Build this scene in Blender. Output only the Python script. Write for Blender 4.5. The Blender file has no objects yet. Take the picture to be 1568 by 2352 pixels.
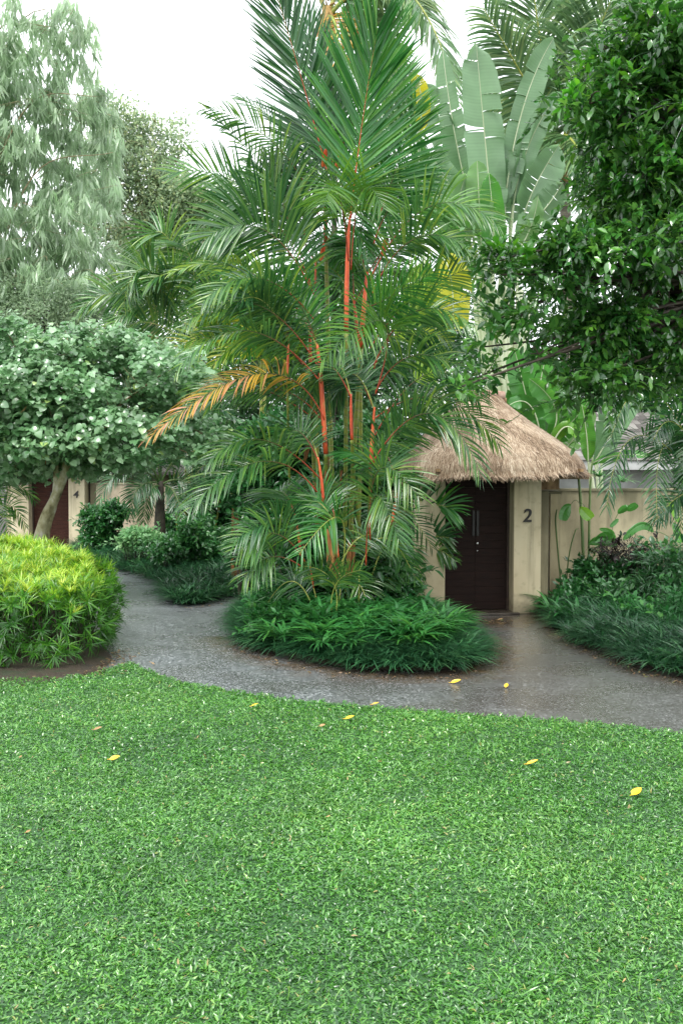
import bpy, math, random
import numpy as np
from mathutils import Vector
R = np.random.RandomState(11)
random.seed(11)
scene = bpy.context.scene
COL = scene.collection

# ------------------------------------------------------------------ camera geometry
H = 2.26; F = 2287.0; CX = 784.0; CY = 1176.0; PITCH = math.atan(96 / F)
fwd = np.array([0, math.cos(PITCH), -math.sin(PITCH)])
upv = np.array([0, math.sin(PITCH), math.cos(PITCH)])
rgt = np.array([1.0, 0, 0])
CAM = np.array([0, 0, H])

def ray(px, py):
    return fwd + rgt * ((px - CX) / F) - upv * ((py - CY) / F)
def W(px, py, Y):
    d = ray(px, py); return CAM + d * (Y / d[1])
def G(px, py, z=0.0):
    d = ray(px, py); return CAM + d * ((z - H) / d[2])
def nz(v):
    v = np.asarray(v, float)
    return v / np.maximum(np.linalg.norm(v, axis=-1, keepdims=True), 1e-9)

# ------------------------------------------------------------------ scene graph helpers
ORG = {}
def props(o, label=None, cat=None, group=None, kind=None):
    if label: o['label'] = label
    if cat: o['category'] = cat
    if group: o['group'] = group
    if kind: o['kind'] = kind
    return o
def thing(name, label, cat, loc=(0, 0, 0), group=None):
    o = bpy.data.objects.new(name, None); COL.objects.link(o)
    o.location = tuple(loc); o.empty_display_size = 0.3
    ORG[o.name] = np.array(loc, float)
    return props(o, label, cat, group)

class MB:
    def __init__(s): s.V = []; s.Q = []; s.T = []; s.r = []; s.n = 0; s.qm = []; s.tm = []
    def add(s, V, Q=None, T=None, r=0.5, m=0):
        V = np.asarray(V, float).reshape(-1, 3)
        if Q is not None and len(Q):
            Q = np.asarray(Q, int).reshape(-1, 4) + s.n; s.Q.append(Q); s.qm.append(np.full(len(Q), m))
        if T is not None and len(T):
            T = np.asarray(T, int).reshape(-1, 3) + s.n; s.T.append(T); s.tm.append(np.full(len(T), m))
        s.V.append(V)
        s.r.append(np.broadcast_to(np.asarray(r, float).reshape(-1), (len(V),)) if np.size(r) in (1, len(V)) else np.resize(r, len(V)))
        s.n += len(V)
        return s
    def build(s, name, mats, parent=None, loc=None, smooth=True):
        if not isinstance(mats, (list, tuple)): mats = [mats]
        V = np.concatenate(s.V)
        if parent is not None: o0 = ORG[parent.name]
        elif loc is not None: o0 = np.array(loc, float)
        else:
            o0 = V.mean(0).copy(); o0[2] = V[:, 2].min()
        V = V - o0
        me = bpy.data.meshes.new(name)
        me.vertices.add(len(V)); me.vertices.foreach_set('co', V.astype(np.float32).ravel())
        q = np.concatenate(s.Q) if s.Q else np.zeros((0, 4), int)
        t = np.concatenate(s.T) if s.T else np.zeros((0, 3), int)
        li = np.concatenate([q.ravel(), t.ravel()]).astype(np.int32)
        tot = np.concatenate([np.full(len(q), 4), np.full(len(t), 3)]).astype(np.int32)
        st = np.concatenate([[0], np.cumsum(tot)[:-1]]).astype(np.int32)
        me.loops.add(len(li)); me.loops.foreach_set('vertex_index', li)
        me.polygons.add(len(tot)); me.polygons.foreach_set('loop_start', st); me.polygons.foreach_set('loop_total', tot)
        mi = np.concatenate([np.concatenate(s.qm) if s.qm else np.zeros(0), np.concatenate(s.tm) if s.tm else np.zeros(0)]).astype(np.int32)
        me.polygons.foreach_set('material_index', mi)
        me.polygons.foreach_set('use_smooth', np.full(len(tot), smooth))
        a = me.attributes.new('rnd', 'FLOAT', 'POINT'); a.data.foreach_set('value', np.concatenate(s.r).astype(np.float32))
        me.update(calc_edges=True); me.validate()
        for m in mats: me.materials.append(m)
        o = bpy.data.objects.new(name, me); COL.objects.link(o)
        if parent is not None:
            o.parent = parent; ORG[o.name] = ORG[parent.name]
        else:
            o.location = tuple(o0); ORG[o.name] = o0
        return o

# ------------------------------------------------------------------ shape helpers
def box(mb, c, s, ux=(1, 0, 0), uy=(0, 1, 0), uz=(0, 0, 1), r=0.5, m=0):
    c = np.array(c, float); ux, uy, uz = map(lambda v: np.array(v, float), (ux, uy, uz))
    P = []
    for k in (-1, 1):
        for (i, j) in ((-1, -1), (1, -1), (1, 1), (-1, 1)):
            P.append(c + ux * s[0] / 2 * i + uy * s[1] / 2 * j + uz * s[2] / 2 * k)
    Q = [(3, 2, 1, 0), (4, 5, 6, 7), (0, 1, 5, 4), (1, 2, 6, 5), (2, 3, 7, 6), (3, 0, 4, 7)]
    # every face gets its own corners so the shading stays flat
    V = []; QQ = []
    for f in Q:
        QQ.append([len(V) + i for i in range(4)]); V += [P[i] for i in f]
    mb.add(V, QQ, r=r, m=m)

def curve(pts, n=24):
    """smooth curve through 2, 3 or more points"""
    P = np.array(pts, float)
    if len(P) == 2:
        t = np.linspace(0, 1, n)[:, None]; return P[0] * (1 - t) + P[1] * t
    if len(P) == 3:
        c = 2 * P[1] - 0.5 * (P[0] + P[2]); t = np.linspace(0, 1, n)[:, None]
        return (1 - t) ** 2 * P[0] + 2 * t * (1 - t) * c + t ** 2 * P[2]
    A = np.vstack([2 * P[0] - P[1], P, 2 * P[-1] - P[-2]])
    out = []
    m = len(P) - 1
    for u in np.linspace(0, m - 1e-6, n):
        i = int(u); f = u - i; p0, p1, p2, p3 = A[i:i + 4]
        out.append(0.5 * ((2 * p1) + (-p0 + p2) * f + (2 * p0 - 5 * p1 + 4 * p2 - p3) * f * f + (-p0 + 3 * p1 - 3 * p2 + p3) * f ** 3))
    return np.array(out)

def tube(mb, C, rad, sides=7, r=0.5, m=0, cap=True):
    C = np.asarray(C, float); n = len(C)
    rad = np.interp(np.linspace(0, 1, n), np.linspace(0, 1, np.size(rad)), np.atleast_1d(rad)) if np.size(rad) != n else np.asarray(rad, float)
    T = nz(np.gradient(C, axis=0))
    ref = np.array([0, 0, 1.0]) if abs(T[0][2]) < 0.8 else np.array([1.0, 0, 0])
    a = nz(np.cross(T, ref)); b = np.cross(T, a)
    th = np.linspace(0, 2 * np.pi, sides, endpoint=False)
    V = C[:, None, :] + rad[:, None, None] * (np.cos(th)[None, :, None] * a[:, None, :] + np.sin(th)[None, :, None] * b[:, None, :])
    i = np.arange(n - 1)[:, None] * sides; j = np.arange(sides)[None, :]; k = (j + 1) % sides
    Q = np.stack([i + j, i + k, i + sides + k, i + sides + j], -1).reshape(-1, 4)
    V = V.reshape(-1, 3); T3 = []
    if cap:
        V = np.vstack([V, C[0], C[-1]]); c0, c1 = len(V) - 2, len(V) - 1
        for q in range(sides):
            T3.append((c0, (q + 1) % sides, q)); o = (n - 1) * sides; T3.append((c1, o + q, o + (q + 1) % sides))
    if r is None:
        r = np.repeat(np.linspace(0, 1, n), sides); r = np.concatenate([r, [0, 1]]) if cap else r
    mb.add(V, Q, T3, r=r, m=m)

def blade(segs=4, w=0.1, prof=None, bend=0.3, fold=0.3, cols=3):
    """a leaf of unit length along +Y, normal +Z"""
    t = np.linspace(0, 1, segs + 1)
    if prof is None: prof = lambda t: np.sin(np.pi * np.clip(t, 0.02, 0.985)) ** 0.8
    hw = w * prof(t)
    z = -bend * t ** 2; y = t * (1 - 0.25 * bend * t)
    rows = []
    xs = (-1, 0, 1) if cols == 3 else (-1, 1)
    for x in xs:
        rows.append(np.stack([x * hw, y, z + (fold * hw * abs(x))], -1))
    V = np.stack(rows, 1).reshape(-1, 3)
    c = len(xs); Q = []
    for i in range(segs):
        for j in range(c - 1):
            a = i * c + j; Q.append((a, a + 1, a + c + 1, a + c))
    return V, np.array(Q)

def inst(mb, tpl, loc, axis, nrm, scale, r, m=0, wscale=None):
    V, Q = tpl; k = len(loc)
    if k == 0: return
    y = nz(axis); x = nz(np.cross(y, nrm)); z = np.cross(x, y)
    sc = np.broadcast_to(np.asarray(scale, float), (k,))
    ws = sc if wscale is None else np.broadcast_to(np.asarray(wscale, float), (k,))
    P = (V[None, :, 0, None] * x[:, None, :]) * ws[:, None, None] + (V[None, :, 1, None] * y[:, None, :] + V[None, :, 2, None] * z[:, None, :]) * sc[:, None, None]
    P = P + np.asarray(loc)[:, None, :]
    QQ = (Q[None] + (np.arange(k) * len(V))[:, None, None]).reshape(-1, 4)
    mb.add(P.reshape(-1, 3), QQ, r=np.repeat(np.broadcast_to(np.asarray(r, float), (k,)), len(V)), m=m)

def rand_dir(n, up=0.0):
    v = R.normal(size=(n, 3)); v[:, 2] += up; return nz(v)

def frond(mb, pts, nl=40, LL=0.5, LW=0.018, face=0.5, droop=0.6, a0=72, a1=28, start=0.18, lift=0.12, jit=0.08, seg=5, r0=0.0, r1=1.0, twist=0.0, agetip=0.0, prof=None):
    C = curve(pts, 41); T = nz(np.gradient(C, axis=0)); ts = np.linspace(0, 1, 41)
    t = np.repeat(np.linspace(start, 0.995, nl), 2) + R.uniform(-0.3, 0.3, 2 * nl) / nl
    t = np.clip(t, 0, 1); sg = np.tile([1.0, -1.0], nl)
    P = np.stack([np.interp(t, ts, C[:, i]) for i in range(3)], -1)
    Tt = nz(np.stack([np.interp(t, ts, T[:, i]) for i in range(3)], -1))
    s0 = np.cross(Tt, [0, 0, 1.0]); l0 = np.linalg.norm(s0, axis=1, keepdims=True)
    sf = np.cross(Tt, [0, 1.0, 0])
    s0 = s0 / np.maximum(l0, 1e-6); sf = nz(sf)
    sgn = np.sign((s0 * sf).sum(1, keepdims=True)); sgn[sgn == 0] = 1
    S = nz((1 - face) * s0 * sgn * np.clip(l0 * 3, 0, 1) + face * sf + 1e-4)
    S = nz(S - (S * Tt).sum(1, keepdims=True) * Tt)
    if twist:
        N0 = np.cross(S, Tt); a = twist * t[:, None]; S = np.cos(a) * S + np.sin(a) * N0
    N = np.cross(S, Tt); f = np.where(N[:, 2:3] + 0.3 * -N[:, 1:2] < 0, -1, 1); N = N * f
    tt = (t - start) / (1 - start)
    al = np.radians(a0 + (a1 - a0) * tt + R.normal(0, 4, 2 * nl))
    d0 = np.cos(al)[:, None] * Tt + (sg * np.sin(al))[:, None] * S + lift * N + R.normal(0, jit, (2 * nl, 3))
    d0 = nz(d0)
    L = LL * (np.interp(tt, [0, .12, .35, .7, .9, 1], [.6, .88, 1, .85, .62, .42]) if prof is None else prof(tt)) * R.uniform(0.88, 1.08, 2 * nl)
    js = np.linspace(0, 1, seg + 1)
    dr = droop * R.uniform(0.7, 1.3, 2 * nl)
    D = nz(d0[:, None, :] + np.array([0, 0, -1.0])[None, None] * (dr[:, None] * js[None] ** 1.2)[..., None])
    stepv = D[:, :-1] * (L / seg)[:, None, None]
    PP = np.concatenate([P[:, None], P[:, None] + np.cumsum(stepv, 1)], 1)
    w = nz(Tt[:, None, :] - (Tt[:, None, :] * D).sum(-1, keepdims=True) * D)
    tw = R.normal(0, 0.35, 2 * nl)[:, None, None]
    nn = np.cross(D, w); nn = nn * np.where((nn * N[:, None, :]).sum(-1, keepdims=True) < 0, -1, 1)
    w = nz(w * np.cos(tw) + nn * np.sin(tw))
    hw = LW * np.interp(js, [0, .15, .5, .85, 1], [.35, .9, 1, .55, .06])
    hw = hw[None, :] * (L / LL)[:, None] ** 0.5
    E1 = PP + w * hw[..., None] + nn * (hw * .3)[..., None]; E2 = PP - w * hw[..., None] + nn * (hw * .3)[..., None]
    V = np.stack([E1, PP, E2], 2).reshape(-1, 3)
    k = 2 * nl; per = (seg + 1) * 3; q = []
    for i in range(seg):
        for j in range(2):
            a = i * 3 + j; q.append((a, a + 1, a + 4, a + 3))
    Q = (np.array(q)[None] + (np.arange(k) * per)[:, None, None]).reshape(-1, 4)
    rr = np.clip(R.uniform(r0, r1, k) + agetip * tt, 0, 1)
    mb.add(V, Q, r=np.repeat(rr, per))
    return C

def paddle(mb, pts, hw, face=1.0, tears=5, droop=0.25, nt=64, ripple=0.006, fold=0.25, gap=0.003, r=None, tw=0.0):
    """banana-like leaf blade: two halves of torn strips along a midrib"""
    C = curve(pts, nt); T = nz(np.gradient(C, axis=0)); ts = np.linspace(0, 1, nt)
    s0 = nz(np.cross(T, [0, 0, 1.0]) + 1e-5); sf = nz(np.cross(T, [0, 1.0, 0]) + 1e-5)
    sgn = np.sign((s0 * sf).sum(1, keepdims=True)); sgn[sgn == 0] = 1
    S = nz((1 - face) * s0 * sgn + face * sf); S = nz(S - (S * T).sum(1, keepdims=True) * T)
    N = np.cross(S, T); N = N * np.where(N[:, 2:3] - 0.3 * N[:, 1:2] < 0, -1, 1)
    if tw:
        a = (tw * ts)[:, None]; S, N = np.cos(a) * S + np.sin(a) * N, np.cos(a) * N - np.sin(a) * S
    W_ = hw * np.interp(ts, [0, .06, .18, .5, .85, .95, 1], [.12, .55, .85, 1, .8, .5, .08])
    cols = 5; us = np.linspace(0, 1, cols)
    for sg in (-1, 1):
        cuts = np.sort(R.uniform(0.08, 0.94, tears)); cuts = np.concatenate([[0], cuts, [1]])
        for a, b in zip(cuts[:-1], cuts[1:]):
            n = max(3, int((b - a) * nt) + 1); tt = np.linspace(a, b - (gap if b < 1 else 0), n)
            if tt[-1] <= tt[0]: continue
            f = lambda A: np.stack([np.interp(tt, ts, A[:, i]) for i in range(3)], -1)
            c, s, no, tg = f(C), nz(f(S)), nz(f(N)), nz(f(T)); w = np.interp(tt, ts, W_)
            dz = droop * R.uniform(0.3, 1.6); fo = fold * R.uniform(0.5, 1.5)
            sl = R.uniform(0.85, 1.05)
            rip = ripple * np.where(np.arange(n) % 2 == 0, 1, -1); wav = .07; ph = R.uniform(0, 6); curl = R.normal(0, .22)
            V = []
            for u in us:
                p = c + s * sg * (w * u * sl)[:, None] + no * (fo * w * u)[:, None] + tg * (0.25 * w * u * u)[:, None]
                p = p + np.array([0, 0, -1.0]) * (dz * w * u ** 2)[:, None] + no * (rip * (u > 0) + (wav * np.sin(tt * 31 + ph) + curl) * hw * u ** 2)[:, None]
                V.append(p)
            V = np.stack(V, 1).reshape(-1, 3)
            Q = [(i * cols + j, i * cols + j + 1, (i + 1) * cols + j + 1, (i + 1) * cols + j) for i in range(n - 1) for j in range(cols - 1)]
            base = (R.uniform(0, 1) if r is None else r) + R.uniform(-.06, .06)
            mb.add(V, Q, r=np.clip(np.repeat(base + .07 * np.where(np.arange(n) % 2 == 0, 1, -1) + R.normal(0, .03, n), cols), 0, 1))
    return C

def inpoly(x, y, P):
    P = np.asarray(P); c = np.zeros(len(x), bool); j = len(P) - 1
    for i in range(len(P)):
        xi, yi = P[i][:2]; xj, yj = P[j][:2]
        c ^= ((yi > y) != (yj > y)) & (x < (xj - xi) * (y - yi) / (yj - yi + 1e-12) + xi)
        j = i
    return c
def dpoly(x, y, P, closed=True):
    P = np.asarray(P)[:, :2]; d = np.full(len(x), 1e9); n = len(P)
    for i in range(n if closed else n - 1):
        a, b = P[i], P[(i + 1) % n]; ab = b - a
        t = np.clip(((x - a[0]) * ab[0] + (y - a[1]) * ab[1]) / (ab @ ab + 1e-12), 0, 1)
        d = np.minimum(d, np.hypot(x - a[0] - t * ab[0], y - a[1] - t * ab[1]))
    return d
def sample(P, n):
    P = np.asarray(P)[:, :2]; lo, hi = P.min(0), P.max(0); out = []
    while sum(map(len, out)) < n:
        q = R.uniform(lo, hi, (n * 3, 2)); out.append(q[inpoly(q[:, 0], q[:, 1], P)])
    return np.concatenate(out)[:n]
def smoothpoly(P, k=6):
    P = np.asarray(P)[:, :2]; n = len(P); out = []
    for i in range(n):
        p0, p1, p2, p3 = P[i - 1], P[i], P[(i + 1) % n], P[(i + 2) % n]
        for f in np.linspace(0, 1, k, endpoint=False):
            out.append(0.5 * ((2 * p1) + (-p0 + p2) * f + (2 * p0 - 5 * p1 + 4 * p2 - p3) * f * f + (-p0 + 3 * p1 - 3 * p2 + p3) * f ** 3))
    return np.array(out)

# ------------------------------------------------------------------ materials
def newmat(name):
    m = bpy.data.materials.new(name); m.use_nodes = True; nt = m.node_tree; nt.nodes.clear()
    out = nt.nodes.new('ShaderNodeOutputMaterial'); return m, nt, out
def ramp(nt, fac, cols):
    n = nt.nodes.new('ShaderNodeValToRGB'); e = n.color_ramp.elements
    while len(e) > 1: e.remove(e[0])
    e[0].position = cols[0][0]; e[0].color = (*cols[0][1], 1)
    for p, c in cols[1:]:
        k = e.new(p); k.color = (*c, 1)
    nt.links.new(fac, n.inputs[0]); return n.outputs[0]
def noise(nt, scale, detail=4, vec=None, rough=0.55):
    n = nt.nodes.new('ShaderNodeTexNoise'); n.inputs['Scale'].default_value = scale; n.inputs['Detail'].default_value = detail
    n.inputs['Roughness'].default_value = rough
    if vec is not None: nt.links.new(vec, n.inputs['Vector'])
    return n
def coords(nt, world=True):
    if world: return nt.nodes.new('ShaderNodeNewGeometry').outputs['Position']
    return nt.nodes.new('ShaderNodeTexCoord').outputs['Object']
def mixc(nt, fac, a, b, mode='MIX'):
    n = nt.nodes.new('ShaderNodeMix'); n.data_type = 'RGBA'; n.blend_type = mode
    for s, v in ((n.inputs[0], fac), (n.inputs[6], a), (n.inputs[7], b)):
        if hasattr(v, 'links') or isinstance(v, bpy.types.NodeSocket): nt.links.new(v, s)
        elif isinstance(v, (int, float)): s.default_value = v
        else: s.default_value = (*v, 1)
    return n.outputs[2]
def maprange(nt, v, a, b, c=0.0, d=1.0):
    n = nt.nodes.new('ShaderNodeMapRange'); n.inputs[1].default_value = a; n.inputs[2].default_value = b
    n.inputs[3].default_value = c; n.inputs[4].default_value = d; nt.links.new(v, n.inputs[0]); return n.outputs[0]
def scaled(nt, vec, s):
    n = nt.nodes.new('ShaderNodeMapping'); n.inputs['Scale'].default_value = s; nt.links.new(vec, n.inputs[0]); return n.outputs[0]
def bump(nt, h, strength, dist=0.01):
    n = nt.nodes.new('ShaderNodeBump'); n.inputs['Strength'].default_value = strength; n.inputs['Distance'].default_value = dist
    nt.links.new(h, n.inputs['Height']); return n.outputs[0]
def attr(nt, name='rnd'):
    n = nt.nodes.new('ShaderNodeAttribute'); n.attribute_name = name; return n.outputs['Fac']

def leafmat(name, cols, rough=0.35, trans=0.35, spec=0.5, patch=0.25, coat=0.0):
    m, nt, out = newmat(name)
    c = ramp(nt, attr(nt), cols)
    nn = noise(nt, 1.3, 3, coords(nt))
    v = maprange(nt, nn.outputs[0], 0.3, 0.7, 1 - patch, 1 + patch)
    hs = nt.nodes.new('ShaderNodeHueSaturation'); nt.links.new(c, hs.inputs['Color']); nt.links.new(v, hs.inputs['Value'])
    c = hs.outputs[0]
    b = nt.nodes.new('ShaderNodeBsdfPrincipled'); nt.links.new(c, b.inputs['Base Color'])
    b.inputs['Roughness'].default_value = rough; b.inputs['Specular IOR Level'].default_value = spec
    b.inputs['Coat Weight'].default_value = coat; b.inputs['Coat Roughness'].default_value = 0.2
    tr = nt.nodes.new('ShaderNodeBsdfTranslucent')
    hs2 = nt.nodes.new('ShaderNodeHueSaturation'); nt.links.new(c, hs2.inputs['Color'])
    hs2.inputs['Hue'].default_value = 0.485; hs2.inputs['Value'].default_value = 1.5; nt.links.new(hs2.outputs[0], tr.inputs[0])
    mx = nt.nodes.new('ShaderNodeMixShader'); mx.inputs[0].default_value = trans
    nt.links.new(b.outputs[0], mx.inputs[1]); nt.links.new(tr.outputs[0], mx.inputs[2]); nt.links.new(mx.outputs[0], out.inputs[0])
    return m
def solid(name, cols, rough=0.6, spec=0.5, nscale=6, bstr=0.3, bscale=30, metal=0.0, stretch=None, userand=False):
    m, nt, out = newmat(name)
    vec = coords(nt)
    if stretch: vec = scaled(nt, vec, stretch)
    nn = noise(nt, nscale, 5, vec)
    f = attr(nt) if userand else maprange(nt, nn.outputs[0], 0.3, 0.7)
    c = ramp(nt, f, cols)
    b = nt.nodes.new('ShaderNodeBsdfPrincipled'); nt.links.new(c, b.inputs['Base Color'])
    b.inputs['Roughness'].default_value = rough; b.inputs['Specular IOR Level'].default_value = spec; b.inputs['Metallic'].default_value = metal
    if bstr:
        n2 = noise(nt, bscale, 5, vec); nt.links.new(bump(nt, n2.outputs[0], bstr), b.inputs['Normal'])
    nt.links.new(b.outputs[0], out.inputs[0]); return m

M = {}
GRN = 1.0
M['palm'] = leafmat('palm leaflet', [(0, (.025, .10, .028)), (.45, (.055, .17, .038)), (.85, (.11, .25, .045)), (1, (.19, .31, .045))], .24, .38, .8)
M['palm_dark'] = leafmat('palm leaflet deep green', [(0, (.016, .075, .026)), (.6, (.035, .13, .036)), (1, (.07, .18, .045))], .24, .34, .8)
M['palm_pale'] = leafmat('pale coconut leaflet', [(0, (.07, .16, .06)), (.6, (.13, .25, .10)), (1, (.26, .36, .13))], .3, .4, .7)
M['palm_bright'] = leafmat('palm leaflet fresh green', [(0, (.02, .13, .025)), (.6, (.04, .21, .035)), (1, (.11, .30, .04))], .28, .42, .7)
M['palm_lime'] = leafmat('palm leaflet lime', [(0, (.035, .14, .02)), (.5, (.09, .22, .02)), (.8, (.20, .30, .02)), (1, (.36, .34, .02))], .32, .42, .5)
M['palm_gold'] = leafmat('palm leaflet turning gold', [(0, (.03, .12, .03)), (.2, (.07, .17, .03)), (.3, (.34, .26, .03)), (.65, (.50, .29, .04)), (1, (.50, .24, .14))], .42, .35, .4)
M['rachis_red'] = solid('red midrib', [(0, (.42, .05, .018)), (.2, (.24, .05, .02)), (.4, (.10, .09, .03)), (.7, (.05, .12, .03)), (1, (.03, .10, .03))], .4, .4, 9, 0, userand=True)
M['rachis_long'] = solid('long red midrib', [(0, (.55, .05, .015)), (.6, (.42, .05, .02)), (.85, (.40, .20, .05)), (1, (.10, .14, .03))], .4, .4, 9, 0, userand=True)
M['rachis_green'] = solid('green midrib', [(0, (.16, .24, .04)), (1, (.38, .38, .08))], .4, .5, 9, .1)
M['shaft'] = solid('red crownshaft', [(0, (.26, .04, .015)), (.3, (.50, .06, .018)), (.7, (.66, .11, .03)), (1, (.62, .22, .06))], .38, .5, 11, .25, stretch=(1, 1, .35))
def stemmat():
    m, nt, out = newmat('ringed palm stem'); p = coords(nt)
    sx = nt.nodes.new('ShaderNodeSeparateXYZ'); nt.links.new(p, sx.inputs[0])
    nn = noise(nt, 4, 3, p)
    ad = nt.nodes.new('ShaderNodeMath'); ad.operation = 'MULTIPLY_ADD'; nt.links.new(sx.outputs[2], ad.inputs[0]); ad.inputs[1].default_value = 7.5; nt.links.new(nn.outputs[0], ad.inputs[2])
    fr = nt.nodes.new('ShaderNodeMath'); fr.operation = 'FRACT'; nt.links.new(ad.outputs[0], fr.inputs[0])
    c = ramp(nt, fr.outputs[0], [(0, (.30, .26, .12)), (.08, (.28, .24, .10)), (.14, (.14, .19, .03)), (.6, (.24, .26, .04)), (.93, (.20, .24, .04)), (1, (.10, .09, .04))])
    b = nt.nodes.new('ShaderNodeBsdfPrincipled'); nt.links.new(c, b.inputs['Base Color']); b.inputs['Roughness'].default_value = .4
    nt.links.new(b.outputs[0], out.inputs[0]); return m
M['stem'] = stemmat()
M['fiber'] = solid('brown leaf sheath fibre', [(0, (.10, .045, .02)), (1, (.34, .15, .05))], .8, .2, 14, .6, stretch=(1, 1, .2))
M['bark'] = solid('mottled grey green bark', [(0, (.07, .065, .03)), (.3, (.24, .22, .11)), (.6, (.38, .36, .22)), (.85, (.52, .50, .40))], .75, .3, 7, .5, stretch=(1, 1, .6))
M['bark_dark'] = solid('dark wet bark', [(0, (.015, .012, .008)), (1, (.07, .055, .035))], .6, .4, 10, .5)
M['bark_tan'] = solid('tan branch bark', [(0, (.14, .11, .06)), (1, (.34, .28, .17))], .8, .3, 8, .5)
M['coir'] = solid('coconut crown fibre', [(0, (.16, .10, .03)), (1, (.42, .27, .10))], .8, .3, 12, .5)
M['coco_trunk'] = solid('coconut trunk', [(0, (.12, .10, .08)), (1, (.30, .27, .22))], .85, .3, 5, .5, stretch=(1, 1, 3))
M['heart'] = leafmat('round tree leaf', [(0, (.08, .20, .075)), (.5, (.18, .34, .16)), (.9, (.30, .46, .27)), (1, (.36, .50, .15))], .26, .35, 1.0)
M['glossy'] = leafmat('dark glossy tree leaf', [(0, (.014, .07, .016)), (.4, (.034, .135, .024)), (.8, (.07, .21, .032)), (1, (.13, .32, .035))], .17, .32, 1.0, patch=.35)
M['bamboo'] = leafmat('bamboo leaf', [(0, (.22, .32, .20)), (.5, (.34, .46, .30)), (.9, (.44, .56, .38)), (1, (.54, .56, .30))], .3, .52, .9)  # pale leaf colour stands in for haze over the distant bamboo
M['tiny'] = leafmat('small grey green tree leaf', [(0, (.13, .20, .12)), (.6, (.24, .34, .19)), (1, (.42, .46, .22))], .4, .5, .6)  # lightened leaf colour, in place of haze on the far trees
M['backleaf'] = leafmat('background tree leaf', [(0, (.02, .07, .025)), (.6, (.04, .12, .04)), (1, (.10, .20, .05))], .45, .3, .4)
M['paddle'] = leafmat('blue green paddle leaf', [(0, (.11, .22, .10)), (.6, (.18, .32, .16)), (1, (.16, .36, .07))], .30, .38, .7, patch=.15)
M['paddle_g'] = leafmat('bright green paddle leaf', [(0, (.04, .17, .03)), (.6, (.07, .26, .04)), (1, (.16, .36, .03))], .32, .42, .5, patch=.12)
M['paddle_y'] = leafmat('yellowing paddle leaf', [(0, (.14, .28, .02)), (.5, (.34, .38, .015)), (1, (.55, .46, .015))], .4, .45, .4, patch=.3)
M['petiole'] = solid('pale leaf stalk', [(0, (.30, .38, .20)), (1, (.58, .62, .45))], .4, .4, 3, .1, stretch=(1, 1, .1))
M['edge_stalk'] = solid('green cane', [(0, (.04, .10, .03)), (1, (.14, .20, .06))], .45, .4, 5, .2, stretch=(1, 1, .3))
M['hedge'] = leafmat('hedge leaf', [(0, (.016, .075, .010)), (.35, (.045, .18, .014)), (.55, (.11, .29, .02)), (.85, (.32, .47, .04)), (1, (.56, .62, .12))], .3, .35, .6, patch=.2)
M['mondo'] = leafmat('mondo grass blade', [(0, (.010, .045, .022)), (.5, (.025, .10, .04)), (.8, (.05, .17, .06)), (1, (.11, .27, .10))], .30, .22, .6)
M['fern'] = leafmat('sword fern leaf', [(0, (.02, .11, .03)), (.6, (.035, .18, .04)), (1, (.08, .27, .04))], .38, .32, .5)
M['shrub'] = leafmat('shrub leaf', [(0, (.016, .085, .025)), (.6, (.035, .15, .038)), (1, (.08, .25, .05))], .28, .32, .8)
M['pale'] = leafmat('pale variegated leaf', [(0, (.08, .24, .08)), (.6, (.16, .34, .14)), (1, (.3, .46, .22))], .4, .35, .5)
M['ti'] = leafmat('dark maroon leaf', [(0, (.008, .007, .006)), (.6, (.020, .011, .010)), (.85, (.012, .03, .012)), (1, (.02, .06, .02))], .45, .12, .3)
M['lawn'] = leafmat('lawn blade', [(0, (.02, .09, .018)), (.35, (.06, .215, .032)), (.75, (.12, .33, .05)), (.96, (.24, .45, .10)), (.985, (.34, .33, .10)), (1, (.36, .24, .10))], .24, .35, 1.0, patch=.13)
M['yellowleaf'] = solid('fallen yellow leaf', [(0, (.62, .34, .01)), (1, (.80, .52, .03))], .4, .5, 20, .1)
M['brownleaf'] = solid('fallen brown leaf', [(0, (.24, .13, .05)), (1, (.42, .27, .12))], .5, .4, 20, .1)

# ------------------------------------------------------------------ setting
cam = bpy.data.cameras.new('camera'); co = bpy.data.objects.new('camera', cam); COL.objects.link(co)
cam.sensor_fit = 'VERTICAL'; cam.sensor_height = 36; cam.lens = 36 * F / 2352; cam.clip_end = 2000; cam.clip_start = 0.05
co.location = (0, 0, H); co.rotation_euler = (math.pi / 2 - PITCH, 0, 0)
scene.camera = co

wd = bpy.data.worlds.new('World'); scene.world = wd; wd.use_nodes = True
nt = wd.node_tree; nt.nodes.clear()
SUN_EL, SUN_AZ = math.radians(62), math.radians(-150)
sky = nt.nodes.new('ShaderNodeTexSky'); sky.sky_type = 'NISHITA'; sky.sun_disc = False
sky.sun_elevation = SUN_EL; sky.sun_rotation = math.radians(150); sky.air_density = 1.2; sky.dust_density = 5
hs = nt.nodes.new('ShaderNodeHueSaturation'); hs.inputs['Saturation'].default_value = 0.18
nt.links.new(sky.outputs[0], hs.inputs['Color'])
cl = nt.nodes.new('ShaderNodeMix'); cl.data_type = 'RGBA'; cl.inputs[0].default_value = 0.72
nt.links.new(hs.outputs[0], cl.inputs[6]); cl.inputs[7].default_value = (9.2, 9.6, 9.9, 1)   # overcast cloud
bg = nt.nodes.new('ShaderNodeBackground'); bg.inputs[1].default_value = 0.13
nt.links.new(cl.outputs[2], bg.inputs[0]); wo = nt.nodes.new('ShaderNodeOutputWorld'); nt.links.new(bg.outputs[0], wo.inputs[0])
sl = bpy.data.lights.new('sun', 'SUN'); sl.energy = 1.4; sl.angle = math.radians(20); sl.color = (1, .97, .92)
so = bpy.data.objects.new('sun', sl); COL.objects.link(so)
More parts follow.
